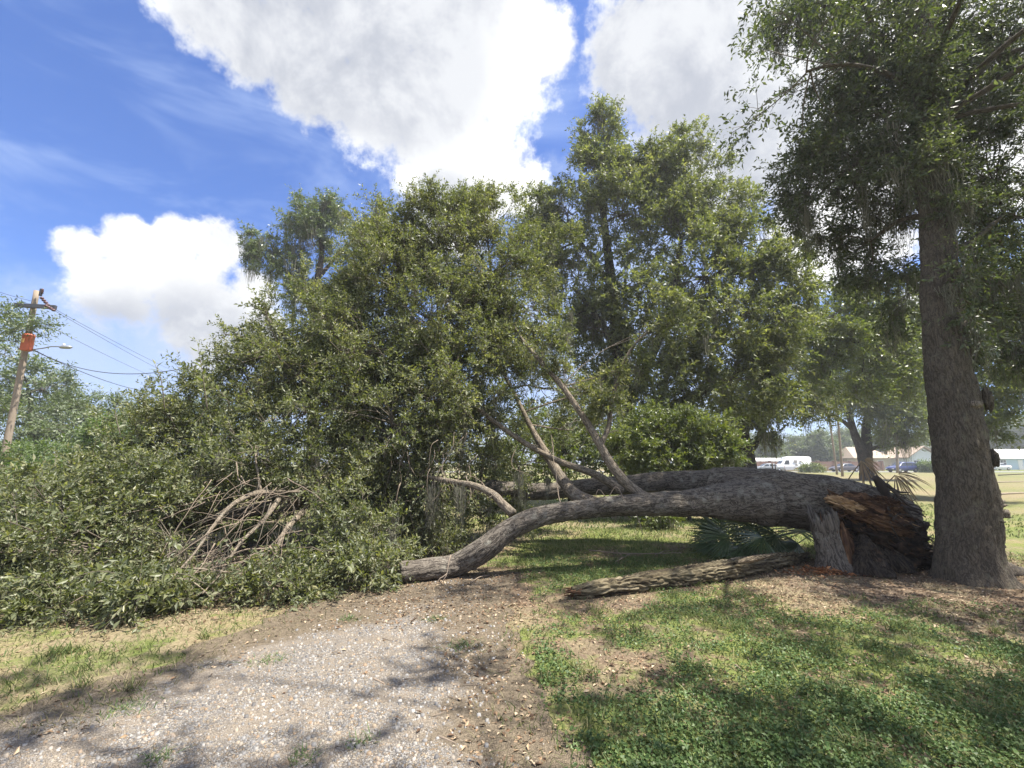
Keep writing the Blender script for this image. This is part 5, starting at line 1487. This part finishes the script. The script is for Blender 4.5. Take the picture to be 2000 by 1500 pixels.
# far tree line beyond the street
TG = 'far trees beyond the street'
far_specs = [(1500, 110, 1.0, 'far green tree above the white van roof'), (1450, 118, 1.3, 'far green tree behind the forked dark oak'), (1560, 120, 1.15, 'far dark green tree between the van and the close pair of poles'), (1605, 112, 1.2, 'far dark green tree right behind the close pair of poles'),
             (1660, 125, 1.5, 'far tree seen through the V shaped oak'), (1740, 112, 1.35, 'dark round tree rising behind the tan house'), (1830, 130, 1.6, 'far tree behind the pale gabled house'), (1950, 122, 1.4, 'far tree over the roof of the pale blue bungalow'), (2010, 118, 1.6, 'far tree cut by the right edge above the bungalow'), (1350, 120, 1.5, 'far tree glimpsed left of the forked dark oak, over the vines'), (1250, 120, 1.5, 'far tree glimpsed under the limbs of the tallest oak'), (1120, 120, 1.6, 'far tree glimpsed beyond the sparse limbs in the middle')]
proto = None
for (px, Y, sc1, lb) in far_specs:
    b0 = P(px, 905, Y); b0[2] = 0
    if proto is None:
        tr_ = [np.append(b0 + [0, 0, -.1], .35), np.append(b0 + [.1, 0, 2], .28), np.append(b0 + [0, .1, 5], .15)]
        proto = back_tree('far_tree', lb, 'tree', tr_, [], [(b0 + np.array(c), (r, r, r * .85), 1.0) for c, r in [((0, 0, 5.2), 2.6), ((2.2, 0, 4.2), 2.2), ((-2.3, .3, 4.3), 2.2), ((1, -1, 6.8), 2.0), ((-1.3, .5, 6.6), 1.9), ((3.4, 0, 2.8), 1.5), ((-3.4, 0, 2.8), 1.5), ((.2, -1.5, 3.2), 2.0)]],
                          'leaf_far', TG, leaf=.42, wid=.24, n2_=13, n3=5, ns=5, k=7, spray=1.2, flat=.4, twig_r=0)
        proto.scale = (sc1, sc1, sc1)
    else:
        r_ = proto.copy(); COL.objects.link(r_)
        r_.location = b0; r_.rotation_euler = (0, 0, px * 1.7); r_.scale = (sc1, sc1, sc1 * rng.uniform(.8, 1.05)); r_['label'] = lb
        for ch in list(proto.children):
            k_ = ch.copy(); COL.objects.link(k_); k_.parent = r_

# ---------------------------------------------------------------- log, sticks, palm, dead fronds
log_c = [np.append(G(1118, 1160, .06), .065), np.append(G(1180, 1149, .085), .095), np.append(G(1300, 1131, .105), .115), np.append(G(1420, 1112, .115), .125), np.append(G(1520, 1095, .10), .11), np.append(G(1570, 1086, .08), .05)]
lg = thing('split_log', np.append(log_c[2][:2], 0), 'long mossy split log lying on the ground in front of the palm fronds', 'log')
limb('log_body', log_c, M['split_wood'], lg, 72, .02, .045, .10, 26, jag=.12, seed=31)
p0 = log_c[0][:3]
for i in range(12):
    q0 = p0 + np.array([rng.uniform(0, .12), rng.uniform(-.05, .05), rng.uniform(-.04, .05)])
    f = np.linspace(0, 1, 6)
    v, q, tr, bc = tube_geo(q0 + np.array([-rng.uniform(.06, .16), rng.uniform(-.05, .02), rng.uniform(-.03, .02)]) * f[:, None], .022 * (1 - f) + .003, 5, lump=.5, seed=i)
    build('splinter', v, tr, q, M['torn_wood'], lg, False, {'bark': bc})
f = np.linspace(0, 1, 12)
pl = G(1440, 1098, .26) * (1 - f)[:, None] + G(1510, 1084, .30) * f[:, None]
v, q, tr, bc = tube_geo(pl, .018 + .02 * np.sin(f * np.pi), 6, lump=.5)
build('bark_flake', v, tr, q, M['bark_log'], lg, False, {'bark': bc})


def stick(label, pts, r=.012, mat='dry_twig', name='fallen_stick', forks=()):
    p_ = [G(x, y, r * .8) if z is None else G(x, y, z) for (x, y, z) in pts]
    c = catmull(np.column_stack([p_, np.linspace(r, r * .5, len(p_))]), .05)
    w = np.stack([pn(np.stack([c[:, 0] * 6 + i * 9.1, c[:, 1] * 6, c[:, 2] * 6], -1)) for i in range(3)], -1)
    w[:, 2] *= .2
    v, q, tr, bc = tube_geo(c[:, :3] + w * .012 + np.array([0, 0, .004]), c[:, 3], 6)
    if not forks:
        o = build(name, v, tr, q, M[mat], None, True, {'bark': bc})
        return tag(o, label, 'stick')
    root = thing(name, (p_[0][0], p_[0][1], 0), label, 'stick')
    build('stem', v, tr, q, M[mat], root, True, {'bark': bc})
    for fk in forks:
        twig_tube([G(x, y, z or .01) for (x, y, z) in fk], r * .6, r * .3, mat, root, 'twig')
    return root


stick('bare forked branch lying on the shaded grass under the front limb', [(1150, 1075, .03), (1230, 1082, .06), (1330, 1080, .04)], .014, forks=[[(1230, 1082, .06), (1212, 1090, .05), (1195, 1088, .02)], [(1215, 1088, .05), (1206, 1078, .14), (1203, 1072, .2)], [(1215, 1090, .05), (1202, 1098, .02), (1205, 1105, .01)], [(1280, 1082, .05), (1320, 1072, .03), (1350, 1068, .01)]])
stick('pale broken stick lying beneath the sawn looking end of the front limb', [(780, 1142, None), (792, 1132, .05), (802, 1124, .10)], .020)
stick('curved bare twig on the bare soil right of the limb end', [(920, 1139, None), (935, 1128, .03), (958, 1123, .03)], .010)
stick('short brown stick lying on the gravel drive', [(725, 1325, None), (738, 1331, None), (750, 1337, None)], .010)
stick('small dark stick on the grass in the right foreground', [(1436, 1300, None), (1444, 1306, None), (1452, 1313, None)], .010)
stick('thin grey twig lying near the right edge of the gravel', [(855, 1440, None), (875, 1446, None), (890, 1452, None)], .007)
stick('long straight dead branch on the lawn right of the standing trunk, nearest of three', [(1930, 966, .04), (1990, 963, .05), (2060, 962, .05)], .05, 'pole_wood')
stick('long dead branch on the lawn right of the standing trunk, middle of three', [(1930, 942, .04), (1990, 941, .05), (2060, 941, .05)], .05, 'pole_wood')
stick('dark crooked dead branch on the lawn right of the standing trunk, farthest of three', [(1950, 928, .08), (1975, 927, .25), (2040, 924, .5)], .07, 'root')

# broken stubs standing behind the trunk
bs = thing('splintered_stub', P(1518, 922, 12.5) * np.array([1, 1, 0]), 'cluster of dark upright splinters poking above the fallen trunk near the white van', 'stub')
for (x0, y0, x1, y1, r) in [(1502, 935, 1500, 915, .14), (1510, 935, 1508, 905, .05), (1516, 935, 1514, 907, .045), (1522, 935, 1526, 917, .05), (1495, 935, 1490, 920, .09)]:
    a, b_ = P(x0, y0, 12.5), P(x1, y1, 12.5)
    a[2] = 0
    f = np.linspace(0, 1, 8)
    v, q, tr, bc = tube_geo(a * (1 - f)[:, None] + b_ * f[:, None], r * (1 - .7 * f), 7, lump=.3, seed=x0)
    build('splinter', v, tr, q, M['root'], bs, True, {'bark': bc})


def fan(hub, dirv, nrm, L, n, spread, mat, parent, droop=.25, w=.013, name='frond', kill=0.0):
    """a palmetto fan: leaflets that share one hub"""
    d = unit(np.asarray(dirv, float)); s = unit(np.cross(d, nrm)); u = np.cross(s, d)
    V = [hub]; T = []
    for i in range(n):
        a = (i / (n - 1) - .5) * spread + rng.normal() * .02
        dd = d * math.cos(a) + s * math.sin(a)
        ss = -d * math.sin(a) + s * math.cos(a)
        l = L * rng.uniform(.8, 1.0) * (1 - .25 * abs(i / (n - 1) - .5)) * (rng.uniform(.5, 1) if rng.random() < kill else 1)
        lift = rng.normal() * .05 + rng.normal() * kill * .2
        k = len(V)
        for f, ww in ((.28, .85), (.55, 1.0), (.8, .6)):
            c = hub + dd * l * f + u * (lift * f * l) + np.array([0, 0, -droop * f * f * l])
            V += [c - ss * w * ww + u * w * .5, c - u * w * .2, c + ss * w * ww + u * w * .5]
        tip = hub + dd * l + u * (lift * l) + np.array([0, 0, -droop * l])
        V.append(tip)
        for b0 in (0, 3):
            for c_ in (0, 1):
                T += [[k + b0 + c_, k + b0 + c_ + 1, k + b0 + c_ + 4], [k + b0 + c_, k + b0 + c_ + 4, k + b0 + c_ + 3]]
        T += [[0, k + 1, k], [0, k + 2, k + 1], [k + 6, k + 7, k + 9], [k + 7, k + 8, k + 9]]
    V = np.array(V)
    V[:, 2] = np.maximum(V[:, 2], .02)
    return build(name, V, T, None, mat, parent, False)


pbase = P(1640, 1070, 8.9); pbase[2] = 0
palm = thing('palmetto', pbase, 'dark green fan palm with spiky fronds squeezed under the fallen trunk', 'palm')
limb('trunk', [np.append(pbase + [0, 0, -.05], .10), np.append(pbase + [-.05, 0, .2], .10), np.append(pbase + [-.1, 0, .4], .06)], M['root'], palm, 14, .04, .01, .2)
for (x, y, Y, ang, L_, sp_) in [(1425, 1048, 8.1, 180, .85, 2.3), (1470, 1026, 8.2, 170, .85, 2.6), (1395, 1066, 8.4, 185, .55, 2.0), (1405, 1040, 8.5, 172, .65, 2.0), (1490, 1050, 7.9, 195, .6, 3.0), (1470, 1062, 8.1, 200, .75, 2.9), (1510, 1040, 8.3, 215, .7, 3.0), (1440, 1020, 8.9, 160, .8, 2.4), (1530, 1055, 8.7, 190, .8, 2.6), (1500, 1012, 9.0, 150, .75, 2.6), (1550, 1030, 9.2, 20, .7, 2.4), (1450, 1080, 8.0, 190, .6, 2.4), (1420, 1035, 9.2, 175, .75, 2.5), (1560, 1075, 8.5, 200, .55, 2.6)]:
    hb_ = P(x, y, Y)
    hb_[2] = max(hb_[2], .15)
    d = np.array([math.cos(R(ang)), rng.uniform(-.25, .1), math.sin(R(ang)) * .9])
    fr = fan(hb_, d, unit(np.array([rng.uniform(-.4, .2), -.75, rng.uniform(.2, .9)])), L_, 26, sp_, M['palm'], palm, .15, .012)
    st = catmull(np.array([np.append(pbase + [-.1, 0, .3], .014), np.append((pbase + hb_) / 2 + [0, 0, .25], .011), np.append(hb_, .008)]), .08)
    v, q, tr, bc = tube_geo(st[:, :3], st[:, 3], 5)
    build('stalk', v, tr, q, M['palm_stem'], fr, True)
for (x, y, Y, d, nn, lb) in [(1682, 900, 8.6, (.35, -.1, -1), (0, -1, .2), 'dry brown palm frond drooping over the trunk, left of the upright root'), (1748, 928, 8.2, (.45, -.2, -.9), (.2, -1, .3), 'dry tan palm frond drooping right of the upright root')]:
    hb_ = P(x, y, Y)
    fr = thing('dead_palm_frond', hb_ * np.array([1, 1, 0]), lb, 'palm frond')
    fan(hb_, d, np.array(nn, float), .62, 18, 1.5, M['dead_frond'], fr, .35, .013, 'fan', .8)
    fan(hb_ + [.06, 0, .02], np.array(d) + [.9, 0, .7], np.array(nn, float), .5, 10, 1.6, M['dead_frond'], fr, .5, .011, 'fan', .9)
    g0 = hb_.copy(); g0[2] = .1; g0[1] += .5; g0[0] -= .3
    st = catmull(np.array([np.append(g0, .014), np.append((g0 + hb_) / 2 + [.0, .1, .2], .012), np.append(hb_, .009)]), .08)
    v, q, tr, bc = tube_geo(st[:, :3], st[:, 3], 5)
    build('stalk', v, tr, q, M['dead_frond'], fr, True)

# ---------------------------------------------------------------- ground clutter
def scatter(n, x0, x1, y0, y1, bias=1.6):
    y = y0 + (y1 - y0) * rng.random(n) ** bias
    lo, hi = np.maximum(x0, -1.25 * y - .6), np.minimum(x1, 1.25 * y + .6)
    return lo + (hi - lo) * rng.random(n), y


# gravel
x, y = scatter(34000, -5.4, 1.6, 1.6, 7.0, 1.3)
d = gravel_in(x, y)
nn = n2(x, y, 1.1, 3, 31.0)
keep = rng.random(len(x)) < np.clip(d * 1.7 + .25 + .5 * nn, 0, 1) ** 1.2 * (1 - .8 * np.clip((y - 4.2) / 1.4, 0, 1))
x, y = x[keep], y[keep]
n = len(x)
r_ = .0066 * np.exp(rng.normal(size=n) * .5)
r_ = np.clip(r_, .004, .017)
a = rng.random(n) * 6.28
el = rng.uniform(.6, 1.0, n)
hh = r_ * rng.uniform(.7, 1.2, n)
th = np.linspace(0, 2 * np.pi, 6, endpoint=False)
ring = np.stack([np.cos(th)[None] * r_[:, None], np.sin(th)[None] * (r_ * el)[:, None]], -1) * rng.uniform(.8, 1.15, (n, 6, 1))
ca, sa = np.cos(a)[:, None], np.sin(a)[:, None]
rx = ring[..., 0] * ca - ring[..., 1] * sa
ry = ring[..., 0] * sa + ring[..., 1] * ca
z0 = hgt(x, y) + .006
V = np.concatenate([np.stack([x[:, None] + rx, y[:, None] + ry, np.repeat((z0 - .002)[:, None], 6, 1)], -1),
                    np.stack([x[:, None] + rx * .78, y[:, None] + ry * .78, (z0 + hh * .7)[:, None] + rng.normal(size=(n, 6)) * .08 * r_[:, None]], -1),
                    np.stack([x, y, z0 + hh], -1)[:, None]], 1).reshape(-1, 3)
k = np.arange(n)[:, None] * 13
j = np.arange(6); j2 = (j + 1) % 6
Q = np.stack([k + j, k + j2, k + 6 + j2, k + 6 + j], -1).reshape(-1, 4)
T = np.concatenate([np.stack([k + 6, k + 6 + a_, k + 6 + a_ + 1], -1).reshape(-1, 3) for a_ in (1, 2, 3, 4)])
tag(build('gravel', V, T, Q, M['pebble'], None, True), 'loose pale pebbles and gravel scattered over the driveway', 'gravel', kind='stuff')


def blades(x, y, L, w, name, mat, label, cat, lean=.5):
    n = len(x)
    z = hgt(x, y) - .003
    a = rng.random(n) * 6.28
    le_ = rng.normal(size=(n, 2)) * lean
    tip = np.stack([x + le_[:, 0] * L, y + le_[:, 1] * L, z + L * rng.uniform(.5, 1, n)], -1)
    ca, sa = np.cos(a) * w, np.sin(a) * w
    p = np.stack([x, y, z], -1)
    mid = (p * .55 + tip * .45) + np.array([0, 0, 1.0]) * (L * .15)[:, None]
    s = np.stack([ca, sa, ca * 0], -1)
    V = np.stack([p - s, p + s, mid + s * .8, mid - s * .8, tip], 1).reshape(-1, 3)
    k = np.arange(n)[:, None] * 5
    T = np.stack([k + np.array([3, 2, 4])], 1).reshape(-1, 3)
    Q = k + np.array([0, 1, 2, 3])
    return tag(build(name, V, T, Q, mat, None, False), label, cat, kind='stuff')


def flakes(x, y, zo, L, wid, tilt, name, mat, label, cat):
    n = len(x)
    z = hgt(x, y) + zo
    a = rng.random(n) * 6.28
    dv = unit(np.stack([np.cos(a), np.sin(a), rng.normal(size=n) * tilt], -1))
    nr = unit(np.stack([rng.normal(size=n) * tilt, rng.normal(size=n) * tilt, np.ones(n)], -1))
    v, t_ = leaf_arrays(np.stack([x, y, z], -1), dv, nr, L, wid, .5)
    v[:, 2] = np.maximum(v[:, 2], hgt(v[:, 0], v[:, 1]) + .004)
    return tag(build(name, v, t_, None, mat, None, False), label, cat, kind='stuff')


def near_keep(x, y, f):
    g, d = cover(x, y)
    return rng.random(len(x)) < f(g, d, gravel_in(x, y))


x, y = scatter(120000, -8, 9, 2.2, 13, 1.45)
kp = near_keep(x, y, lambda g, d, q: np.clip(g * 1.3 - .25, 0, 1) * (q < .05)); xg, yg = x[kp], y[kp]
blades(xg, yg, rng.uniform(.025, .075, len(xg)) * (1 + .05 * yg), .0022 + .0004 * yg, 'grass', M['grass'], 'short green grass blades on the shaded lawn', 'grass', .6)
x, y = scatter(48000, -9, 9, 2.4, 10, 1.3)
kp = near_keep(x, y, lambda g, d, q: np.clip(d * 1.1 - g * .5, 0, 1) * (q < .1)); xg, yg = x[kp], y[kp]
blades(xg, yg, rng.uniform(.02, .07, len(xg)), .0022 + .0003 * yg, 'dry_grass', M['dry_grass'], 'straw coloured dry grass and thatch on the ground', 'dry grass', 1.0)
x, y = scatter(24000, -9, 16, 10, 30, 1.2)
blades(x, y, rng.uniform(.05, .11, len(x)), .007 + .0004 * y, 'lawn_grass', M['grass'], 'sunlit grass of the open lawn behind the trunk', 'grass', .5)
x, y = scatter(120000, .2, 9, 2.4, 8.2, 1.3)
cn = n2(x, y, 1.6, 3, 44.0)
kp = near_keep(x, y, lambda g, d, q: np.clip(g * 1.5 - .55 + .5 * cn, 0, 1) * (q < -.1)); xg, yg = x[kp], y[kp]
flakes(xg, yg, rng.uniform(.006, .05, len(xg)), rng.uniform(.014, .032, len(xg)), .42, .45, 'ground_cover', M['clover'], 'low clover like ground cover in the right foreground', 'ground cover')
x, y = scatter(72000, -6, 9, 2.3, 9, 1.15)
ln = n2(x, y, 1.4, 3, 55.0)
tk = np.exp(-(((x - 5.4) / 2.4) ** 2 + ((y - 6.0) / 1.1) ** 2))
kp = near_keep(x, y, lambda g, d, q: np.clip(.62 - g * .70 + .50 * ln + 1.2 * tk, .06, 1) * np.where((q > .25) & (y < 4.6), .05, 1) * np.where((x < -1.2) & (y < 4.6), .3, 1) * np.where((x < .9) & (y < 4.8), .55, 1)); xg, yg = x[kp], y[kp]
flakes(xg, yg, rng.uniform(.004, .014, len(xg)), rng.uniform(.02, .052, len(xg)), .24, .35, 'leaf_litter', M['litter'], 'dead brown oak leaves littering the soil and grass', 'leaf litter')
n = 700
x = G(1580, 1105)[0] + rng.normal(size=n) * .28; y = 6.95 + rng.normal(size=n) * .12
flakes(x, y, rng.uniform(.005, .08, n) * np.exp(-((x - G(1580, 1105)[0]) / .3) ** 2), rng.uniform(.02, .09, n), .2, .5, 'wood_debris', M['wood_chip'], 'reddish orange wood crumbs heaped at the foot of the stump', 'wood debris')
nc = 260
cx_, cy_ = scatter(nc, -6, 8.5, 2.5, 9, 1.2)
kp = near_keep(cx_, cy_, lambda g, d, q: np.clip(g + d * .4, 0, 1) * (q < -.05)); cx_, cy_ = cx_[kp], cy_[kp]
per = 34
sp_ = rng.uniform(.02, .10, len(cx_))
x = np.repeat(cx_, per) + rng.normal(size=len(cx_) * per) * np.repeat(sp_, per)
y = np.repeat(cy_, per) + rng.normal(size=len(cx_) * per) * np.repeat(sp_, per)
blades(x, y, rng.uniform(.05, .13, len(x)), .0026 + .0003 * y, 'grass_tufts', M['grass'], 'taller grass clumps dotted over the shaded lawn', 'grass', .7)
n = 420
x, y = scatter(n, -4, 8, 2.4, 9, 1.1)
a = rng.random(n) * 6.28; L_ = rng.uniform(.04, .22, n)
p0 = np.stack([x, y, hgt(x, y) + .012], -1)
p1 = p0 + np.stack([np.cos(a) * L_, np.sin(a) * L_, rng.uniform(0, .02, n)], -1)
v, q = multi_tube(p0, (p0 + p1) / 2 + rng.normal(size=(n, 3)) * np.array([.012, .012, .004]), p1, rng.uniform(.0015, .004, n), np.full(n, .001), 3, 4)
tag(build('twig_litter', v, None, q, M['dry_twig'], None, True), 'small dead twigs strewn over grass, soil and gravel', 'twig litter', kind='stuff')
# small green weeds growing through the gravel
WG = 'weeds in the gravel drive'
for (px, py, s_, lb) in [(530, 1290, .16, 'bright green weed tuft growing in the middle of the gravel'), (680, 1212, .13, 'green weed tuft at the top of the gravel, left one'), (850, 1210, .12, 'green weed tuft at the top of the gravel, right one'), (250, 1380, .18, 'loose grass tuft on the left verge of the gravel'), (590, 1480, .10, 'small weed at the bottom edge of the gravel'), (905, 1265, .22, 'dark green weed patch on the right edge of the gravel'), (705, 1450, .09, 'sparse weed between the pebbles near the bottom middle'), (300, 1480, .10, 'small weed low on the left of the gravel')]:
    c = G(px, py)
    n = int(900 * s_)
    x = c[0] + rng.normal(size=n) * s_ * .5; y = c[1] + rng.normal(size=n) * s_ * .4
    o = blades(x, y, rng.uniform(.02, .06, n), np.full(n, .003), 'weed_tuft', M['clover'], lb, 'weed', .9)
    del o['kind']; o['group'] = WG
    root = thing('weed_tuft', (c[0], c[1], 0), lb, 'weed', WG)
    o.name = 'blades'; o.parent = root; o.location = (-c[0], -c[1], 0)
    for k_ in ('label', 'category', 'group'):
        del o[k_]
    o['kind'] = 'stuff'
